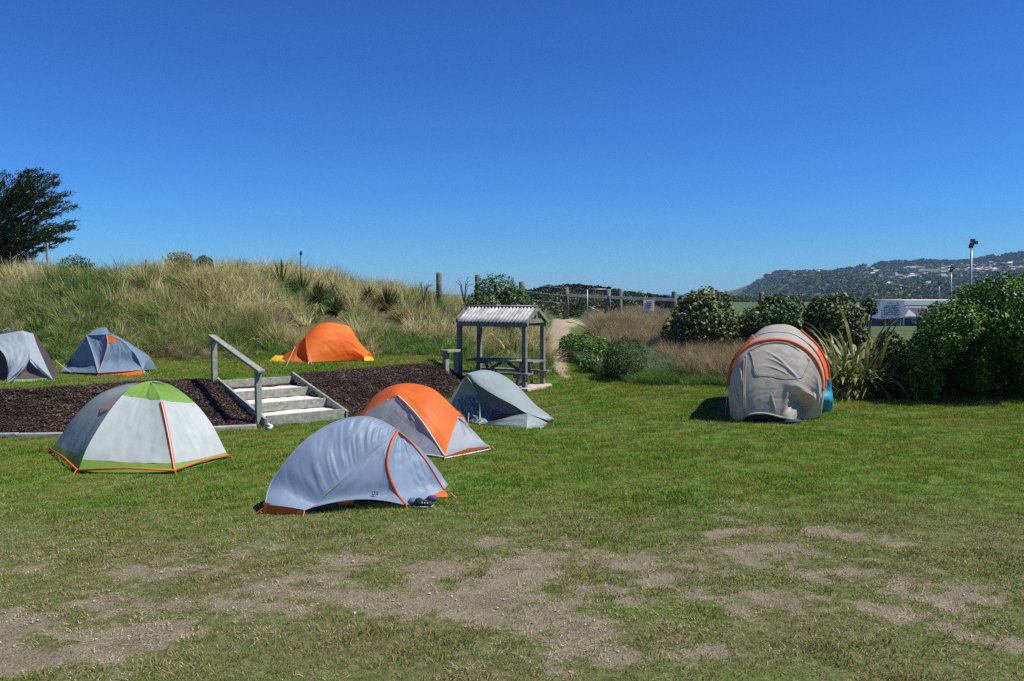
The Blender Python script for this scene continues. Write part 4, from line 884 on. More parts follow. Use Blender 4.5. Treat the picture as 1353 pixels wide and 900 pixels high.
# shoe
shp = G(559, 670); shr = root('shoe', shp, 'black and white sports shoe on the grass at the blue tent door', 'shoe')
def sect(ofs, sc, zt):
    return [V(shp.x + ofs + 0, shp.y, 0)]
mb = MB(); prof = [(-.13, .030, .022), (-.10, .042, .075), (-.05, .040, .09), (0, .042, .07), (.06, .048, .05), (.11, .045, .038), (.14, .02, .028)]
ring = 10; vs = []
for (xx, wd, ht) in prof:
    for k in range(ring):
        a = 2 * math.pi * k / ring; vs.append(shp + V(xx * .8 + .0, 0, 0) + V(math.cos(.5) * 0, 0, 0) + V(-.2 * math.cos(a) * wd, math.cos(a) * wd, .03 + (max(math.sin(a), -.3)) * ht * .9))
fs = [(i * ring + k, i * ring + (k + 1) % ring, (i + 1) * ring + (k + 1) % ring, (i + 1) * ring + k) for i in range(len(prof) - 1) for k in range(ring)]
fs += [tuple(range(ring))[::-1], tuple((len(prof) - 1) * ring + k for k in range(ring))]
mb.add(vs, fs); mb.build('upper', M['black'], shr, True)
mb = MB(); mb.tube([shp + V(-.105, 0, .012), shp + V(-.03, 0, .012), shp + V(.05, 0, .012), shp + V(.115, 0, .016)], [.035, .042, .05, .03], 10, flat=.35, nrm=V(0, 0, 1)); mb.build('sole', M['white'], shr, True)
mb = MB()
for k in range(3): mb.tube([shp + V(-.01 + k * .03, -.045, .05), shp + V(0 + k * .03, -.01, .088 - k * .012), shp + V(-.005 + k * .03, .03, .06)], .006, 5)
mb.build('laces', M['white'], shr, True)

# --- C: orange and grey tent behind it
Ff, Rf = G(588, 606.5), G(648, 594.5); Lf = V(-2.62, 13.05, 0); bL = V(-2.95, 14.35, 0); bR = V(-.75, 14.6, 0)
tC = root('ridge_tent', V(-1.6, 13.6, 0), 'burnt orange and pale grey tent just behind the blue one', 'tent', 'tents pitched on the lower lawn')
pk = P(525.6, 522.7, 13.1); hubR = P(606, 551, 13.3)
S_ = [bL + V(0, 0, .05), P(472, 552, 14.0), P(487, 532, 13.9), P(503, 517, 13.8), P(524, 508, 13.7), P(548, 507, 13.6), P(572, 514, 13.5), P(592, 531, 13.4), hubR]
Fc = [Lf + V(0, 0, .05), P(478, 551.5, 13.1), P(495, 538, 13.1), P(512, 528, 13.1), pk, P(541, 537, 12.95), P(558, 557, 12.75), P(574, 581, 12.55), Ff + V(0, 0, .04)]
loft('crown_panel', S_, Fc, F['orange'], tC, 44, 16, bulge=(0, -.04, .03), wr=.008, seed=21)
gl = [pk, Fc[3], Fc[2], Fc[1], Lf + V(0, 0, .05)]; gr = [pk, Fc[5], Fc[6], Fc[7], Ff + V(0, 0, .04)]
loft('door_panel', gl, gr, F['pale'], tC, 26, 16, bulge=(0, .03, 0), wr=.010, seed=22)
e1 = [hubR, P(597, 563, 13.1), P(591, 578, 12.85), P(588.5, 592, 12.6), Ff + V(0, 0, .04)]
e2 = [hubR, P(618, 562, 13.25), P(629, 573, 13.2), P(640, 585, 13.15), Rf + V(0, 0, .06)]
loft('side_panel', e1, e2, F['pale'], tC, 24, 12, bulge=(.0, .03, -.02), wr=.010, seed=23)
mb = MB(); mb.add([Ff + V(0, .02, .01), Rf + V(-.04, .02, .0), Rf + V(-.03, 0, .06), Ff.lerp(Rf, .5) + V(0, 0, .09), Ff + V(0, 0, .04)], [(0, 1, 2, 3, 4)]); mb.build('floor_strip', F['orange'], tC)
pole('seam', [p + V(0, -.01, .003) for p in gr], .007, M['white'], tC); pole('seam', [p + V(0, -.01, .003) for p in e1], .007, M['white'], tC); pole('seam', [gl[1].lerp(gr[1], -.0) , gl[1].lerp(gl[2], .5)+V(.1,0,-.1), gl[4].lerp(gr[4], .3)], .006, M['white'], tC)
bk2 = [bL.lerp(bR, t) + V(0, 0, .05) for t in [i / 8 for i in range(9)]]
loft('back_panel', S_, bk2, F['orange'], tC, 24, 10, bulge=(0, .15, .1), wr=.008, seed=24, fb=lin)
loft('back_panel', e2, [hubR] + [hubR.lerp(bR, .5) + V(0, .1, .1), bR, bR.lerp(Rf, .5), Rf + V(0, 0, .06)], F['pale'], tC, 16, 8, wr=.006, seed=25)
pole('hem', [Ff + V(0, -.01, .015), Ff.lerp(Rf, .5) + V(0, -.01, .012), Rf + V(0, -.01, .015)], .008, M['white'], tC); pole('hem', [Ff + V(0, -.01, .03), Ff.lerp(Lf, .5) + V(0, 0, .06), Lf + V(0, 0, .03)], .008, M['white'], tC)
for p, dd in ((Ff, (0, -.08, 0)), (Rf, (.08, -.02, 0))): peg(tC, p, dd, F['orange'])

# --- D: small grey green tent by the shelter
tD = root('low_tent', V(-.1, 16, 0), 'low grey green tent with mesh sides beside the picnic shelter', 'tent', 'tents pitched on the lower lawn')
ap2 = P(616, 496, 16.1); tail = G(732, 559.5) + V(0, 0, .02)
Sd = [ap2, P(628, 490.5, 16.3), P(642, 489, 16.4), P(657, 492.5, 16.4), P(673, 501, 16.35), P(688, 514, 16.25), P(701, 528, 16.15), P(712, 539.5, 16.05), tail]
Ed = [ap2, P(627, 505, 15.9), P(640, 514, 15.75), P(655, 523, 15.6), P(668, 530, 15.5), P(681, 537, 15.4), P(693, 544.5, 15.35), P(710, 551, 15.5), tail]
loft('fly_panel', Sd, Ed, F['greygreen'], tD, 36, 16, bulge=(0, -.04, .05), wr=.012, fs_=4, ft=6, seed=31)
inner = [ap2 + V(.02, .15, -.12), P(627, 524, 16.0), P(637, 537, 15.85), P(648, 541, 15.75), P(660, 544.5, 15.65), P(673, 547, 15.55), P(686, 547, 15.42), P(693, 546, 15.37)]
Ed2 = Ed[:7] + [P(694, 545.2, 15.36)]
loft('shaded_panel', Ed2, inner, F['greygreen_shade'], tD, 30, 12, bulge=(0, .06, .02), wr=.010, seed=32)
leftd = P(593, 533, 16.6); lb = V(leftd.x, leftd.y + .1, 0.02); Dp = G(634, 561.5)
loft('end_panel', [ap2, P(604.5, 512, 16.35), leftd, V(leftd.x - .05, leftd.y, .02)], [ap2, P(627, 510, 16.0), P(630, 522, 15.95), P(628, 536, 15.95)], F['greygreen'], tD, 18, 10, wr=.012, seed=33)
netb = [G(612, 556), G(626, 560.5), G(640, 562), G(660, 558), G(680, 552), G(694, 551)]
nett = [P(604, 528, 16.3), P(620, 524, 16.0), P(632, 532, 15.9), P(652, 542, 15.7), P(675, 547, 15.55), P(693, 546, 15.4)]
loft('mesh_panel', nett, [V(p.x, min(p.y, 15.9), max(.03, .02)) for p in netb], M['net'], tD, 30, 14, bulge=(0, .08, 0), wr=.03, fs_=8, ft=7, seed=34)
loft('side_wall', [G(640, 562) + V(0, -.01, .05), P(660, 554.5, 15.33), P(680, 549, 15.3), P(697, 546.5, 15.25)], [G(642, 562.5), G(660, 564), G(680, 566), G(696, 567.3)], F['greygreen'], tD, 18, 8, wr=.010, seed=35)
loft('tail_wall', [P(697, 546.5, 15.25), P(707, 551, 15.4), P(716, 555, 15.55), P(724, 559, 15.65)], [G(696, 567.3), G(706, 566.8), G(715, 566.5), G(724, 563)], F['greygreen'], tD, 14, 8, wr=.01, seed=36)
loft('back_panel', Sd, [V(leftd.x + .15 + i * .24, 16.95 - i * .10, .02) for i in range(8)] + [tail], F['greygreen'], tD, 24, 8, bulge=(0, .08, .06), wr=.01, seed=37)
pole('pole_strap', [ap2 + V(0, -.02, 0), P(623, 506, 15.95), P(630.5, 517, 15.85), P(634, 531, 15.75), P(634, 548, 15.65), Dp], .020, F['webbing'], tD, 30, flat=.6)
for a, b_ in ((Dp, G(650, 562)), (G(600, 555, 0), G(590, 560, 0))): peg(tD, a, (0, -.08, 0))
guy(tD, P(620, 540, 15.9), G(618, 562)); guy(tD, P(604, 528, 16.3), G(600, 556))
mb = MB(); mb.add([G(630, 558) + V(0, 0, .02), G(650, 561.5) + V(0, 0, .02), P(645, 553, 15.65), P(637, 553.5, 15.75)], [(0, 1, 2, 3)]); mb.build('door_flap', F['silver'], tD)

# --- E: large beige family tent
tE = root('family_tent', V(4.9, 16.6, 0), 'tall rounded beige tent with orange arches standing alone by the bushes', 'tent')
def arch(pts, d, gl_, gr_): return [gl_] + [P(px, py, d) for px, py in pts] + [gr_]
d1 = 16.05
a1 = arch([(962, 520), (962.5, 505), (967, 485), (978, 466), (995, 454), (1015, 449.5), (1033, 449.5), (1048, 453), (1063, 461.5), (1076.5, 475), (1084, 491), (1087, 508), (1086, 524)], d1, G(965, 549), G(1082, 550))
a2 = arch([(962, 515), (963, 500), (968, 479), (979, 462), (995, 448), (1010, 441), (1030, 439), (1048, 442), (1064, 452), (1078, 467), (1087, 485), (1090, 503), (1089, 520)], 16.75, G(968, 542) , G(1088, 544))
a3 = arch([(966, 515), (967, 500), (972, 480), (981, 461), (995, 444), (1011, 432), (1030, 428.5), (1047, 431), (1062, 441), (1080, 458), (1091, 478), (1095, 498), (1096, 515)], 17.7, G(972, 536), G(1096, 538))
a4 = [V(5.64 + (p.x * 1.06 - 5.64) * .95, p.y + 1.1, p.z * .93) for p in a3]; a5 = [V(5.9 + (p.x - 5.64) * .7, p.y + 1.0, p.z * .3) for p in a4]
base = [G(965, 549), G(966, 552), G(972, 556), G(978, 557.5)] + [P(985, 550, 15.75), P(996, 546.5, 15.7), P(1008, 546, 15.7), P(1020, 548, 15.7), P(1033, 551.5, 15.7), P(1045, 553.5, 15.68), G(1058, 555), G(1066, 555), G(1074, 554), G(1079, 552.5), G(1082, 550)]
def dent(t, s):
    v = V(0, 0, 0)
    k = math.exp(-((t - .66) / .085) ** 2) * math.exp(-((s - .76) / .16) ** 2); v += V(.04, .34, .04) * k
    k = math.exp(-((t - .58) / .028) ** 2) * math.exp(-((s - .74) / .15) ** 2); v += V(0, -.10, 0) * k
    k = math.exp(-((t - .76) / .022) ** 2) * sm(.45, .6, s) * (1 - s) * 2.2; v += V(0, -.09, 0) * float(k)
    k = math.exp(-((t - .69) / .018) ** 2) * sm(.6, .75, s) * (1 - s) * 3; v += V(0, -.10, 0) * float(k)
    k = math.exp(-((s - .56) / .05) ** 2) * math.exp(-((t - .67) / .09) ** 2); v += V(0, -.07, .0) * k
    k = math.exp(-((t - .26) / .012) ** 2) * sm(.12, .3, s) * (1 - s) * 1.5; v += V(0, -.07, 0) * float(k)
    for (ta, sa, tb, sb, am) in CREASE:
        lx, ly = tb - ta, (sb - sa) * .6; q = ((t - ta) * lx + (s - sa) * .6 * ly) / (lx * lx + ly * ly); q = min(max(q, 0), 1)
        dd = math.hypot(t - ta - q * lx, (s - sa) * .6 - q * ly); v += V(0, -am * math.exp(-(dd / .0065) ** 2) * math.sin(.3 + q * 2.5), 0)
    return v
CREASE = [(.41, .14, .63, .46, .018), (.42, .24, .62, .42, .016), (.40, .33, .56, .44, .012), (.56, .98, .62, .58, .03), (.62, .99, .66, .66, .035), (.70, .98, .73, .56, .035), (.745, .97, .79, .60, .025), (.60, .60, .74, .55, .03), (.30, .96, .36, .80, .015), (.52, .96, .46, .72, .015), (.46, .84, .49, .70, .018), (.80, .35, .87, .8, .03), (.76, .2, .84, .5, .02), (.20, .3, .22, .8, .03), (.14, .4, .16, .85, .025), (.6, .8, .72, .6, .04), (.66, .95, .70, .7, .05)]
loft('front_panel', a1, base, F['beige'], tE, 96, 56, bulge=(0, -.13, .0), wr=.009, fs_=6, ft=12, seed=41, extra=dent)
loft('side_panel', a1, a2, F['rust'], tE, 16, 6, t0=.10, t1=.34, wr=.004, seed=42)
loft('roof_panel', a1, a2, F['beige'], tE, 40, 6, t0=.34, t1=1, wr=.006, seed=42)
loft('wall_panel', a1, a2, F['beige'], tE, 10, 6, t0=0, t1=.10, wr=.004, seed=42)
loft('roof_panel', a2, a3, F['beige'], tE, 40, 10, t0=0, t1=.72, bulge=(0, 0, -.02), wr=.012, seed=43)
loft('side_panel', a2, a3, F['rust'], tE, 16, 10, t0=.72, t1=.90, bulge=(0, 0, -.02), wr=.012, seed=43)
loft('wall_panel', a2, a3, F['beige'], tE, 10, 10, t0=.90, t1=1, bulge=(0, 0, -.02), wr=.006, seed=43)
loft('rear_panel', a3, a4, F['beige'], tE, 30, 8, wr=.012, seed=44); loft('rear_panel', a4, a5, F['beige'], tE, 30, 8, wr=.012, seed=45, bulge=(0, .1, .25))
pole('arch_sleeve', [p + V(0, -.02, .01) for p in a1], .030, F['rust'], tE, 50, .12, .90, flat=.7)
pole('arch_sleeve', [p + V(0, -.01, .01) for p in a2], .010, M['steel'], tE, 40, .37, .66)
pole('arch_sleeve', [p + V(-.01, -.01, .01) for p in a2], .018, F['rust'], tE, 30, .10, .37); pole('arch_sleeve', [p + V(.01, -.01, .01) for p in a2], .018, F['rust'], tE, 30, .66, .9)
pole('arch_sleeve', [p + V(.01, -.02, .01) for p in a3], .03, F['rust'], tE, 30, .62, .93, flat=.7); pole('arch_sleeve', [p + V(-.01, -.02, .01) for p in a3], .022, F['rust'], tE, 30, .08, .36)
# door and window seams standing off the front panel
def fp(t, s): return cr(a1, t) * (1 - s) + cr(base, t) * s + V(0, -.13, 0) * 4 * s * (1 - s) + dent(t, s) + V(0, -.018, 0)
def onfront(path, n=10): return [fp(*p) for p in path]
for nm, pth, r_, mt in (('window_seam', [(.335, .07), (.345, .2), (.35, .33), (.365, .42), (.39, .45)], .008, 'beige'), ('window_seam', [(.335, .07), (.42, .035), (.55, .035), (.68, .10)], .008, 'beige'),
        ('window_seam', [(.68, .10), (.665, .25), (.645, .40)], .008, 'beige'), ('window_seam', [(.39, .45), (.5, .47), (.6, .45), (.645, .40)], .005, 'beige'),
        ('door_seam', [(.30, .12), (.285, .3), (.27, .5), (.26, .7), (.262, .9), (.27, .97)], .011, 'beige'), ('door_seam', [(.315, .10), (.30, .3), (.288, .5), (.282, .7), (.284, .9)], .008, 'silver')):
    pole(nm, onfront(pth), r_, F[mt], tE, 20)
pole('hem', [p + V(0, -.01, 0) for p in base], .02, F['beige'], tE, 40, .22, .78)
loft('side_flap', [P(1090, 501, 16.9), P(1089, 515, 16.9), P(1087, 530, 16.8), G(1085, 545)], [P(1092, 502, 17.1), P(1095, 516, 17.2), P(1098, 530, 17.1), G(1098, 541)], F['teal'], tE, 16, 8, bulge=(.08, -.06, 0), wr=.02, seed=47)
mb = MB(); mb.add([G(966, 552) + V(.05, .1, .01), G(982, 558) + V(0, .1, .01), G(1076, 556) + V(0, .1, .01), G(1081, 550) + V(-.05, .1, .01), V(5.9, 18.6, .01), V(4.2, 18.6, .01)], [(0, 1, 2, 3, 4, 5)]); mb.build('floor', M['navy'], tE)
lump('stuffed_bag', tuple(V(5.20, 15.66, .04)), (.18, .08, .05), M['navy'], 'navy bag at the front corner of the beige tent', 'bag', 8)
lump('stuffed_bag', tuple(V(4.75, 15.95, .10)), (.45, .2, .12), M['black'], 'long dark bag lying under the lifted hem of the beige tent', 'bag', 9)
mb = MB(); c_ = V(5.02 - .35, 0, 0)
guy(tE, P(963, 500, 16.75), G(958, 548)); 

# --- F: pale tent with brown panels at the left edge (upper terrace)
z = TER
tF = root('ridge_tent', V(-10, 17.6, z), 'pale blue and brown tent cut off by the left edge of the upper lawn', 'tent', 'tents pitched on the upper terrace')
fa_, fb2 = G(9, 505.5, z), G(71, 503.5, z); rb_ = G(80, 494.5, z); top = P(16, 434, 17.6); tr_ = P(44, 441, 17.7)
ipk = P(39, 473, 17.15)
lc = [P(2, 437, 17.5), P(12, 445, 17.3), P(18, 458, 17.15), P(16, 480, 16.95), fa_ + V(0, 0, .01)]
mc = [P(29, 437, 17.6), P(34, 448, 17.45), P(38, 460, 17.3), P(33.5, 480, 17.0), fa_ + V(0, 0, .015)]
rc1 = [P(28, 436.6, 17.6), P(32, 447, 17.5), P(38, 460, 17.3), P(39.5, 472, 17.15), ipk]
rc2 = [tr_, P(49, 456, 17.55), P(56, 472, 17.4), P(63, 488, 17.25), fb2 + V(0, 0, .01)]
lc0 = [P(-18, 445, 17.4), P(-10, 455, 17.2), P(0, 462, 17.05), P(8, 474, 16.95), P(11, 492, 16.9)]
loft('fly_panel', lc0, mc, F['pale'], tF, 24, 12, wr=.012, seed=51)
loft('fly_panel', rc1, rc2, F['pale'], tF, 24, 12, wr=.008, seed=52, s1=1)
loft('fly_edge', [ipk, P(30, 482, 17.05), P(20, 494, 16.95), fa_], [P(37, 478, 17.1), P(32, 487, 17.0), P(22, 497, 16.93), fa_ + V(.05, 0, .01)], F['pale'], tF, 10, 3, wr=0)
loft('fly_edge', [ipk, P(49, 481, 17.15), P(60, 492, 17.15), fb2], [P(40, 478, 17.1), P(49, 487, 17.1), P(60, 496, 17.12), fb2 + V(-.04, 0, .01)], F['pale'], tF, 10, 3, wr=0)
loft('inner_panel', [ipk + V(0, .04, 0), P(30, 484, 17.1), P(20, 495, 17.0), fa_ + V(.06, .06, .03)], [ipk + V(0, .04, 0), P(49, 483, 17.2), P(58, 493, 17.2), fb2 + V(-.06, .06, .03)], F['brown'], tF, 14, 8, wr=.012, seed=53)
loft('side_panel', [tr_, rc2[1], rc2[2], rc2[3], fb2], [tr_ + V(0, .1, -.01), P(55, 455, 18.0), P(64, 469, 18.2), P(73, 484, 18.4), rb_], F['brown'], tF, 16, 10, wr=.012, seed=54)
mb = MB(); mb.add([fa_ + V(.08, .05, 0), fb2 + V(-.05, .05, 0), fb2 + V(-.08, .08, .05), fa_ + V(.12, .08, .05)], [(0, 1, 2, 3)]); mb.build('floor_strip', F['mint'], tF)
bkL = V(-12.2, 18.2, z); loft('back_panel', [P(-60, 490, 17.7), P(-25, 455, 17.7), P(2, 440, 17.7), P(18, 437, 17.75), P(30, 438, 17.75), tr_], [bkL, bkL + V(.3, .8, 0), V(-11.6, 19.2, z), V(-11.3, 19.0, z), V(-10.7, 18.9, z), rb_ + V(-.1, .05, 0)], F['pale'], tF, 20, 10, wr=.01, seed=55, bulge=(0, .1, .1), env=lambda t: max(0, 1 - t * 1.5))
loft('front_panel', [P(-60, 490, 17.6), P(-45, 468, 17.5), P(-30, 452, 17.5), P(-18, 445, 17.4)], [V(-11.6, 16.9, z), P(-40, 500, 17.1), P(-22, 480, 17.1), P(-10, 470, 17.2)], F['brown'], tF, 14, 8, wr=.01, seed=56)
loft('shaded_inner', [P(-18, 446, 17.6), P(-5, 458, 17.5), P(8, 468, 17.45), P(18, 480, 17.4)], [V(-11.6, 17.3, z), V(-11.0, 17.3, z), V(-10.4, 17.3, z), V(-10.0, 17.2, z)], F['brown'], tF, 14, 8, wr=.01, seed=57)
loft('top_panel', [P(-18, 445, 17.4), P(2, 437, 17.5), P(16, 434.5, 17.6), P(29, 437, 17.6)], [P(-18, 444, 17.9), P(2, 436.5, 18.0), P(16, 434.3, 18.1), P(44, 441, 17.9)], F['pale'], tF, 10, 5, wr=0)
guy(tF, rb_ + V(-.1, 0, .3), rb_ + V(.35, -.1, 0)); peg(tF, fb2, (.05, -.06, 0)); peg(tF, fa_, (-.03, -.06, 0))

# --- G: slate blue tent with an orange patch (upper terrace)
tG = root('ridge_tent', V(-8.9, 18.5, z), 'slate blue tent with an orange corner patch on the upper lawn', 'tent', 'tents pitched on the upper terrace')
gL, gC, gR = G(80, 494, z), G(130, 498, z), G(190, 496.5, z); pl = P(114.5, 443, 18.6); pr = P(141, 442, 18.5); rl = P(189, 489, 18.35)
vL = [pl, P(119, 455, 18.5), P(123.5, 468, 18.35), P(127, 481, 18.2), gC + V(0, 0, .08)]
vR = [pr, P(142.5, 455, 18.35), P(139.5, 468, 18.25), P(135, 481, 18.15), gC + V(0, 0, .08)]
loft('door_panel', vL, vR, F['blue2'], tG, 20, 8, bulge=(0, .05, 0), wr=.01, seed=61)
lE = [pl, P(106, 455, 18.7), P(97, 468, 18.75), P(88, 481, 18.8), gL + V(0, 0, .06)]
loft('fly_panel', lE, vL, F['blue2'], tG, 22, 14, bulge=(0, .02, -.01), wr=.012, seed=62)
rE = [pr, P(160, 449.5, 18.45), P(173, 462, 18.4), P(182, 475, 18.4), rl]
loft('corner_patch', [vR[0], cr(vR, .12), cr(vR, .22)], [cr(rE, 0), cr(rE, .14), cr(rE, .26)], F['orange'], tG, 8, 6, wr=0, fa=lin, fb=lin, cs=None)
loft('fly_panel', vR, rE, F['blue2'], tG, 26, 14, t0=.24, t1=1, bulge=(0, .0, .0), wr=.012, seed=63)
rg_ = [P(114.5, 443, 18.6), P(120, 438, 18.8), P(128, 434.5, 18.9), P(140, 433, 18.9), P(144, 441, 18.7)]
loft('top_panel', [pl, pl.lerp(pr, .3), pl.lerp(pr, .6), pr], [rg_[0], rg_[2], rg_[3], rg_[4]], F['blue2'], tG, 10, 5, wr=.004)
gb = [gL.lerp(V(-8.1, 19.9, z), 0) + V(0, 0, .05), V(-9.6, 19.7, z), V(-8.9, 20.0, z), V(-8.3, 19.8, z), rl]
loft('back_panel', [lE[4], lE[2], rg_[2], rE[2], rl], gb, F['blue2'], tG, 20, 8, wr=.01, seed=64, bulge=(0, .12, .12))
mb = MB(); mb.add([gC + V(0, .03, 0), gR + V(0, .03, 0), rl + V(0, .02, 0), vR[4] + V(0, .03, 0)], [(0, 1, 2, 3)]); mb.build('floor_strip', F['orange'], tG)
mb = MB(); mb.add([gC + V(0, .05, 0), gL + V(.1, .05, 0), gL + V(.1, .05, .07), vR[4] + V(0, .05, 0)], [(0, 1, 2, 3)]); mb.build('shade_strip', M['black'], tG)  # black strip painted in as the shade under the left fly edge
pole('seam', [p + V(0, -.01, 0) for p in vL], .009, F['pale'], tG); pole('seam', [p + V(0, -.01, 0) for p in vR], .009, F['maroon'], tG); pole('pole_edge', rE, .010, F['pale'], tG)
guy(tG, rl, G(201, 497, z)); guy(tG, rl + V(0, 0, .02), G(194, 498, z)); peg(tG, gC, (0, -.05, 0), F['orange'])

# --- H: bright orange tent (upper terrace)
tH = root('tunnel_tent', V(-5, 21.9, z), 'bright orange tent with a yellow floor on the upper lawn behind the steps', 'tent', 'tents pitched on the upper terrace')
hL, hS, hR = G(371, 478, z), G(408, 481, z), G(482, 477, z)
sil = [hL + V(0, 0, .03), P(386, 463, 21.9), P(395, 453.5, 21.9), P(404, 443, 21.9), P(417, 431.5, 21.9), P(431, 426.5, 21.9), P(446, 427.5, 21.95), P(461, 431.5, 22.0), P(467, 439, 22.0), P(473, 451, 22.05), P(479, 464, 22.1), hR + V(0, 0, .03)]
vb = [hL + V(0, 0, .03), G(381, 480.8, z), G(393, 481, z), hS + V(0, 0, .01)]
sv = [P(402, 446, 21.85), P(404, 452, 21.7), P(407, 462, 21.5), P(408.5, 473, 21.35), hS + V(0, 0, .01)]
loft('vestibule_panel', [sil[0], sil[1], sil[2], P(402, 445, 21.9)], [vb[0], vb[1], vb[2], vb[3]], F['bright'], tH, 16, 10, bulge=(0, .05, -.02), wr=.01, seed=71)
loft('vestibule_panel', [P(402, 445, 21.9), P(403, 447, 21.85), P(404, 450, 21.8)], [hS, hS, hS], F['bright'], tH, 4, 8, wr=0)
mid = [hS.lerp(hR, t) + V(0, 0, .04) for t in [i / 8 for i in range(9)]]
loft('body_panel', sil[3:], mid, F['bright'], tH, 40, 18, bulge=(0, -.12, .08), wr=.012, fs_=5, ft=5, seed=72, fb=lin)
hb = [V(-6, 22.9, z), V(-5.7, 23.2, z)] + [V(-5.5 + .19 * i, 23.3 - .02 * i, z) for i in range(10)]
loft('back_panel', sil, hb, F['bright'], tH, 24, 10, bulge=(0, .15, .15), wr=.01, seed=73)
pole('seam', sv, .012, F['orange'], tH)
lump_l = loft('floor_sheet', [G(356, 478.5, z) + V(0, 0, .03), G(366, 473, z) + V(0, 0, .09), G(378, 474, z) + V(0, 0, .05)], [G(358, 480, z) + V(0, 0, .01), G(370, 481, z) + V(0, 0, .02), G(380, 481.5, z) + V(0, 0, .02)], F['yellow'], tH, 10, 6, wr=.03, seed=74)
loft('floor_sheet', [P(482, 470, 22.2), G(488, 473.5, z) + V(0, 0, .06), G(494, 475, z) + V(0, 0, .02)], [G(481, 478, z) + V(0, 0, .02), G(487, 478, z) + V(0, 0, .02), G(494, 477, z) + V(0, 0, .01)], F['yellow'], tH, 10, 6, wr=.03, seed=75)
guy(tH, P(407, 462, 21.5), G(413, 484, z)); guy(tH, P(390, 458, 21.9), G(377, 486, z)); peg(tH, hS, (0, -.05, 0)); peg(tH, hR, (.04, -.04, 0))
pole('shadow_gap', [hS + V(0, .05, .02), hS.lerp(hR, .5) + V(0, .05, .02), hR + V(0, .05, .02)], .02, M['black'], tH)  # black tube standing in for the shadow along the body's lower edge

# ------------------------------------------------------------------ middle distance: clubhouse, shed, floodlights
D1 = 150.0
M['cladding'] = solid('blue_cladding', (.06, .09, .17), .7, .15, .4, 0); M['greyroof'] = solid('grey_roof', (.24, .27, .30), .6, .1, .3, 0); M['cream'] = solid('cream_roof', (.78, .76, .70), .6, .04, .3, 0)
M['pink'] = solid('pink_gable', (.42, .30, .27), .7, .1, .3, 0); M['glass'] = solid('window_glass', (.03, .05, .07), .15, .1, .5, 0, spec=.6)
M['signwhite'] = solid('sign_white', (.42, .46, .52), .6, .04, .4, 0)
def boxpx(mb, x0, y0, x1, y1, d, depth, mi=0):
    a = P(x0, y1, d); b_ = P(x1, y0, d); mb.box(((a.x + b_.x) / 2, d + depth / 2, (a.z + b_.z) / 2), (b_.x - a.x, depth, b_.z - a.z), mi=mi)
cl = root('clubhouse', P(1205, 431, D1), 'long low sports clubhouse with a cream roof seen between flax and bush', 'building')
mb = MB(); boxpx(mb, 1147, 417, 1222, 433, D1, 12); mb.build('wall', M['cladding'], cl)
mb = MB(); boxpx(mb, 1195, 396.5, 1300, 403.5, D1 + 8, 14); mb.build('roof', M['cream'], cl)
mb = MB(); boxpx(mb, 1196, 403.6, 1300, 425, D1 + 9, 10); mb.build('rear_wall', M['greyroof'], cl)
mb = MB(); e = [P(1146, 418, D1 - .8), P(1222, 418, D1 - .8), P(1226, 405, D1 + 7), P(1152, 405, D1 + 7)]; mb.add(e + [p - V(0, 0, .25) for p in e], [(0, 1, 2, 3), (4, 7, 6, 5), (0, 4, 5, 1), (1, 5, 6, 2), (2, 6, 7, 3), (3, 7, 4, 0)]); mb.build('lower_roof', M['greyroof'], cl)
mb = MB(); g_ = [P(1214, 418, D1 - 1.2), P(1224, 407, D1 - 1.2), P(1236, 418, D1 - 1.2)]; mb.add(g_ + [p + V(0, 7, 0) for p in g_], [(0, 2, 1), (3, 4, 5), (0, 1, 4, 3), (1, 2, 5, 4)]); mb.build('gable', M['pink'], cl)
mb = MB(); boxpx(mb, 1222, 418, 1240, 432, D1 - .5, 6); mb.build('wing', M['pink'], cl)
for k, (x0, x1) in enumerate([(1150, 1154), (1157, 1161), (1165, 1168), (1176, 1181), (1184, 1190), (1198, 1202), (1204, 1216)]):
    mb = MB(); boxpx(mb, x0, 421, x1, 427.5, D1 - .12, .1); mb.build('window', M['glass'] if k != 6 else M['greyroof'], cl)
for x0 in (1163, 1172, 1193): 
    mb = MB(); boxpx(mb, x0, 421, x0 + 2, 432, D1 - .12, .1); mb.build('door', M['redpaint'] if x0 != 1193 else M['white'], cl)
sb = root('roof_sign', P(1180, 418, D1 - 3), 'large pale many-sided sign with lines of writing above the clubhouse', 'sign')
sd = D1 - 3; oc = [P(*q, sd) for q in [(1162.5, 397), (1195, 397), (1195, 404), (1201, 409), (1194, 420), (1163, 421.5), (1150, 420), (1151.5, 410), (1162.5, 404)]]
mb = MB(); n9 = len(oc); mb.add(oc + [p + V(0, .25, 0) for p in oc], [tuple(range(n9))[::-1], tuple(range(n9, 2 * n9))] + [(i, (i + 1) % n9, n9 + (i + 1) % n9, n9 + i) for i in range(n9)]); mb.build('board', M['signwhite'], sb)
o0 = P(1165, 417, sd - .05); w_ = P(1192, 417, sd - .05).x - o0.x; h_ = P(1165, 399, sd - .05).z - o0.z
text_rows(sb, o0, V(1, 0, 0), V(0, 0, 1), w_, h_, 6, M['bluepaint'], 9, V(0, -1, 0), .55)
for px in (1170, 1190): 
    mb = MB(); mb.tube([P(px, 421.5, sd + .15), V(P(px, 421, sd).x, sd + .15, -3.3)], .09, 6); mb.build('leg', M['steel'], sb)
s2 = root('white_shed', P(880, 430, 120), 'low grey shed with a white roof beyond the fence end', 'building')
mb = MB(); boxpx(mb, 866, 421, 912, 432, 120, 8); mb.build('wall', M['greyroof'], s2); mb = MB(); boxpx(mb, 864, 414.5, 914, 421, 119.6, 8.6); mb.build('roof', M['white'], s2)
s3 = root('far_shed', P(878, 402, 260), 'far pale building on the skyline beside the fence end post', 'building')
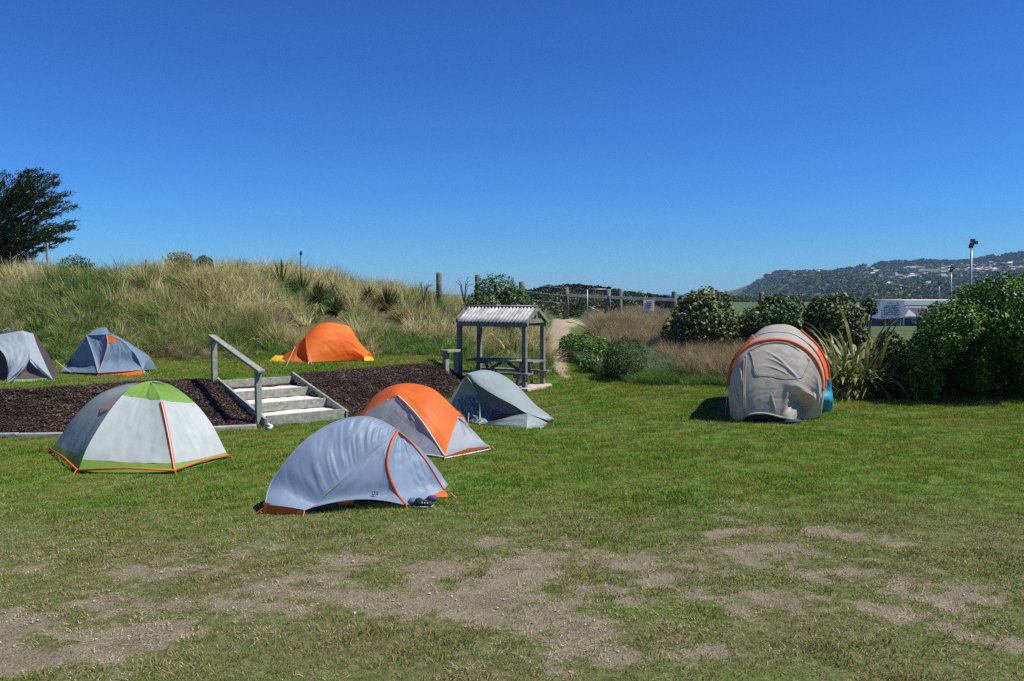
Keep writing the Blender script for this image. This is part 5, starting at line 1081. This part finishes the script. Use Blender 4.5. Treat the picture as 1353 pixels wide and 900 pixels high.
mb = MB(); boxpx(mb, 868, 401, 900, 408, 260, 12); mb.build('wall', M['signwhite'], s3); mb = MB(); boxpx(mb, 866, 399, 902, 401, 259.6, 13); mb.build('roof', M['greyroof'], s3)
for i, (px, yt, d, s_, lab) in enumerate([(1284, 322, 130, 1.0, 'tallest floodlight pole rising above the right-hand bush'), (1257, 356, 200, 1.0, 'middle floodlight pole above the clubhouse roof'), (1241, 375, 290, .9, 'shortest and farthest floodlight pole above the clubhouse roof')]):
    t = P(px, yt, d); rt = root('floodlight_pole', V(t.x, t.y, -3.3), lab, 'floodlight', 'floodlights round the sports field')
    mb = MB(); mb.tube([V(t.x, t.y, -3.4), t], [.24, .16], 8); mb.build('pole', M['steel'], rt, True)
    for dx, dz in ((0, 0), (.55, .25), (.1, .55), (-.15, -.35)):
        mb = MB(); mb.box(t + V(dx - .1, -.25, dz - .1), (.62, .35, .5), rz=.3); mb.build('lamp', M['black'], rt, bevel=.03)
# slim tree in front of the clubhouse
bush('slim_tree', V(P(1148, 440, 60).x, 60, -3.2), [B3(1147, 402, 60, 10, 7, .5), B3(1152, 410, 60, 7, 6, .4), B3(1143, 410, 60, 6, 5, .4)], 900, .10, M['darkleaf'], 'slim dark tree standing left of the clubhouse sign', 'tree', None, 71, lump=.7, r=.09)
mb = MB()

# ------------------------------------------------------------------ hills
def hill(name, prof, d0, d1, mat, xpad=(0, 0), amp=3, seed=1, base=-5):
    """prof: (px, y_top) skyline; the slope climbs from d0 to the ridge at d1, then falls away"""
    px = [p[0] for p in prof]; xs = np.linspace(px[0], px[-1], 130); rows = 26; vs = []
    for j in range(rows + 9):
        t = j / rows if j <= rows else 1 + (j - rows) * .12
        d = d0 + (d1 - d0) * t
        for x_ in xs:
            yt = np.interp(x_, px, [p[1] for p in prof]); xw = (x_ - 676.5) / F_PX * d1; ztop = CAM_Z + (HOR - yt) / F_PX * d1
            k = math.sin(min(t, 1) * math.pi / 2) ** 1.15 if t <= 1 else max(0, 1 - (t - 1) * 1.1)
            zz = base + (ztop - base) * k + (float(fbm(xw * 18 / d1, d * 18 / d1, seed)) - .5) * amp * 2 * math.sin(min(t, 1) * math.pi)
            vs.append(((x_ - 676.5) / F_PX * (d * .5 + d1 * .5), d, zz))
    w = len(xs); R_ = rows + 9
    idx = np.arange(R_ * w).reshape(R_, w); f = np.stack([idx[:-1, :-1], idx[:-1, 1:], idx[1:, 1:], idx[1:, :-1]], -1).reshape(-1, 4)
    o = mesh_obj(name, np.array(vs), f, mat, None, True); tag(o, kind='structure'); return o, np.array(vs).reshape(R_, w, 3), rows
M['hill'] = leafmat('hill_cover', [(.3, (.045, .07, .03)), (.5, (.075, .10, .04)), (.7, (.13, .13, .06))], .012, .9, 0, .1, 0)
PROF = [(950, 400), (975, 391), (995, 377), (1012, 367), (1030, 363), (1060, 364), (1085, 367), (1100, 364), (1130, 360.5), (1160, 359), (1200, 357), (1250, 354), (1300, 351), (1353, 347), (1450, 343), (1560, 340)]
hl, HV, HR_ = hill('hill', PROF, 1150, 2700, M['hill'], seed=3, amp=14)
blobm = []
for i in range(5):
    v, f = leaf_cloud([(0, 0, .55, 1, 1, .6), (.5, .2, .4, .6, .7, .45), (-.5, -.1, .45, .6, .6, .5)], 110, .34, .7, 200 + i, shell=.8)
    me = bpy.data.meshes.new('canopy'); me.from_pydata([tuple(a) for a in v], [], [tuple(int(k) for k in a) for a in f]); blobm.append(me)
M['wood'] = leafmat('wood_canopy', [(.25, (.022, .052, .016)), (.5, (.048, .088, .026)), (.8, (.12, .14, .045))], .03, .8, 0, .2, .4)
M['pine'] = leafmat('pine_canopy', [(.25, (.006, .014, .009)), (.5, (.010, .022, .012)), (.8, (.02, .032, .016))], .02, .8, 0, .2, .4)
def canopy_objs(mat):
    out = []
    for me in blobm:
        m2 = me.copy(); m2.materials.clear(); m2.materials.append(mat); out.append(bpy.data.objects.new('canopy', m2))
    return out
def hill_pt(u, t):
    i = u * (HV.shape[1] - 1); j = t * HR_; i0, j0 = int(i), int(j); i1, j1 = min(i0 + 1, HV.shape[1] - 1), min(j0 + 1, HV.shape[0] - 1); a, b_ = i - i0, j - j0
    return (HV[j0, i0] * (1 - a) + HV[j0, i1] * a) * (1 - b_) + (HV[j1, i0] * (1 - a) + HV[j1, i1] * a) * b_
pts = []; scs = []
for k in range(11000):
    u, t = random.random(), random.random(); p = hill_pt(u, t)
    dens = float(fbm(p[0] * .007, p[1] * .007, 301)); slopeL = u < .16
    if dens + random.uniform(-.1, .1) < ((.48 if t > .3 else .15) if not slopeL else .36): continue
    pts.append(p + np.array([0, 0, -1.5])); scs.append(random.uniform(5, 10))
for k in range(2600):
    y_ = 560 + 620 * random.random() ** .8; px = random.uniform(955, 1420); x_ = (px - 676.5) / F_PX * y_
    if fbm(x_ * .02, y_ * .02, 303) < .42: continue
    pts.append(np.array([x_, y_, -3.6])); scs.append(random.uniform(1.4, 3.0))
scatter('hillside_trees', canopy_objs(M['wood']), pts, RNG.random(len(pts)) * 6.28, scs, RNG.integers(0, 5, len(pts)))
# pine belt on the ridge, read as one dark mass
pts = []; scs = []
for k in range(760):
    px = random.choice([random.uniform(1020, 1075), random.uniform(1100, 1122), random.uniform(1158, 1192), random.uniform(1195, 1360), random.uniform(1195, 1560), random.uniform(1195, 1360), random.uniform(1190, 1300)])
    t = 1.0; u = (px - 950) / (1560 - 950); p = hill_pt(u, .999 - random.random() * .035); s_ = random.uniform(12, 19) * (.6 if px < 1130 else 1.0)
    gap = float(fbm(px * .06, 1.0, 310)); s_ *= .6 + gap
    pts.append(p + np.array([0, 0, s_ * .15])); scs.append(s_)
scatter('ridge_pines', canopy_objs(M['pine']), pts, RNG.random(len(pts)) * 6.28, scs, RNG.integers(0, 5, len(pts)))
for i, (px, s_, lab) in enumerate([(1136, 18, 'lone round tree on the skyline left of the pine belt'), (1147, 11, 'smaller lone tree on the skyline beside the pine belt'), (1012, 9, 'lone tree where the ridge drops to the sea')]):
    p = hill_pt((px - 950) / 610, .995); rt = root('ridge_tree', Vector(p), lab, 'tree')
    me = canopy_objs(M['pine'])[i].data; o = bpy.data.objects.new('crown', me); C.objects.link(o); o.parent = rt; o.location = (0, 0, s_ * .3); o.scale = (s_, s_, s_)
    mb = MB(); mb.tube([Vector(p) - V(0, 0, 2), Vector(p) + V(0, 0, s_ * .8)], [s_ * .08, s_ * .05], 6); mb.build('trunk', M['bark'], rt)
# houses on the hillside
roofs = [('grey', (.22, .23, .24)), ('pale', (.42, .42, .40)), ('rust red', (.26, .13, .10)), ('dark', (.10, .11, .12)), ('blue grey', (.18, .23, .28)), ('white', (.75, .76, .76))]
hms = []
for nm, c_ in roofs:
    mr = solid('roof_' + nm.replace(' ', '_'), c_, .6, .05, .2, 0)
    for wc in ((.38, .37, .34), (.28, .24, .20)):
        mw = solid('house_wall', wc, .8, .05, .2, 0)
        mb = MB(); mb.box((0, 0, 1.5), (10, 7, 5), mi=0); x_, y_, z_ = 5.6, 4.1, 4.0; zr = 6.4
        mb.add([(-x_, -y_, z_), (x_, -y_, z_), (x_, y_, z_), (-x_, y_, z_), (-3.2, 0, zr), (3.2, 0, zr)], [(0, 1, 5, 4), (2, 3, 4, 5), (1, 2, 5), (3, 0, 4), (0, 3, 2, 1)], 1)
        for wx_ in (-3, 0, 3): mb.box((wx_, -3.52, 2.2), (1.6, .1, 1.3), mi=2)
        me = bpy.data.meshes.new('house'); me.from_pydata([tuple(v) for v in mb.v], [], mb.f); me.materials.append(mw); me.materials.append(mr); me.materials.append(M['glass']); me.polygons.foreach_set('material_index', np.array(mb.m, np.int32)); hms.append((nm, me))
nh = 0; rd = random.Random(5); placed = []
while nh < 295:
    u, t = rd.uniform(.14, .68), .06 + .9 * rd.random() ** 1.3; p = hill_pt(u, t)
    if u < .3 and rd.random() < .5: continue
    if float(fbm(p[0] * .007, p[1] * .007, 301)) > rd.uniform(.42, .85): continue
    if any(abs(p[0] - q[0]) < 17 and abs(p[1] - q[1]) < 14 for q in placed): continue
    placed.append(p); nm, me = hms[rd.choice([0, 1, 2, 3, 4, 5, 6, 7, 0, 1, 8, 9, 6, 2, 5, 4, 7, 10])]
    o = bpy.data.objects.new('house', me); C.objects.link(o); o.location = p; o.rotation_euler = (0, 0, rd.uniform(-.7, .7)); s_ = rd.uniform(.85, 1.6); o.scale = (s_, s_, s_ * .9)
    tag(o, 'small house with a %s roof among the trees of the far hillside' % nm, 'house', 'houses scattered over the far hillside'); nh += 1
pts = []; scs = []
for k in range(900):
    u, t = rd.uniform(.10, .70), .05 + .92 * rd.random() ** 1.2; p = hill_pt(u, t)
    if float(fbm(p[0] * .007, p[1] * .007, 301)) > rd.uniform(.42, .85) or (u < .26 and rd.random() < .75): continue
    pts.append(p); scs.append(rd.uniform(.7, 1.3))
scatter('distant_houses', [bpy.data.objects.new('house', me) for nm, me in hms], pts, RNG.uniform(-.8, .8, len(pts)), scs, RNG.integers(0, 10, len(pts)))
# low wooded headland beyond the fence
PROF2 = [(640, 396), (690, 391), (715, 386), (745, 383.5), (770, 384), (800, 388), (830, 393), (870, 399)]
h2, HV2, HR2 = hill('headland', PROF2, 180, 320, M['hill'], seed=8, amp=1)
HVs, HRs = HV, HR_; HV, HR_ = HV2, HR2; pts = []; scs = []
for k in range(700):
    u = random.random(); p = hill_pt(u, random.random()); pts.append(p + np.array([0, 0, -.4])); scs.append(random.uniform(1.2, 2.4))
for k in range(26):
    u = random.choice([random.uniform(.42, .6), random.uniform(.62, .72)]); p = hill_pt(u, .98); pts.append(p + np.array([0, 0, .3])); scs.append(random.uniform(1.0, 1.8))
scatter('headland_trees', canopy_objs(M['pine']), pts, RNG.random(len(pts)) * 6.28, scs, RNG.integers(0, 5, len(pts)))

# ------------------------------------------------------------------ haze
hm = bpy.data.materials.new('haze'); hm.use_nodes = True; nt = hm.node_tree; nt.nodes.clear()
pv = nt.nodes.new('ShaderNodeVolumePrincipled'); pv.inputs['Density'].default_value = .00008; pv.inputs['Color'].default_value = (.45, .70, 1, 1); pv.inputs['Anisotropy'].default_value = 0.0
oo = nt.nodes.new('ShaderNodeOutputMaterial'); nt.links.new(pv.outputs[0], oo.inputs['Volume'])
mb = MB(); mb.box((0, 4500, 85), (18400, 9300, 185)); o = mb.build('haze', hm); tag(o, kind='stuff')
print('objects', len(C.objects))
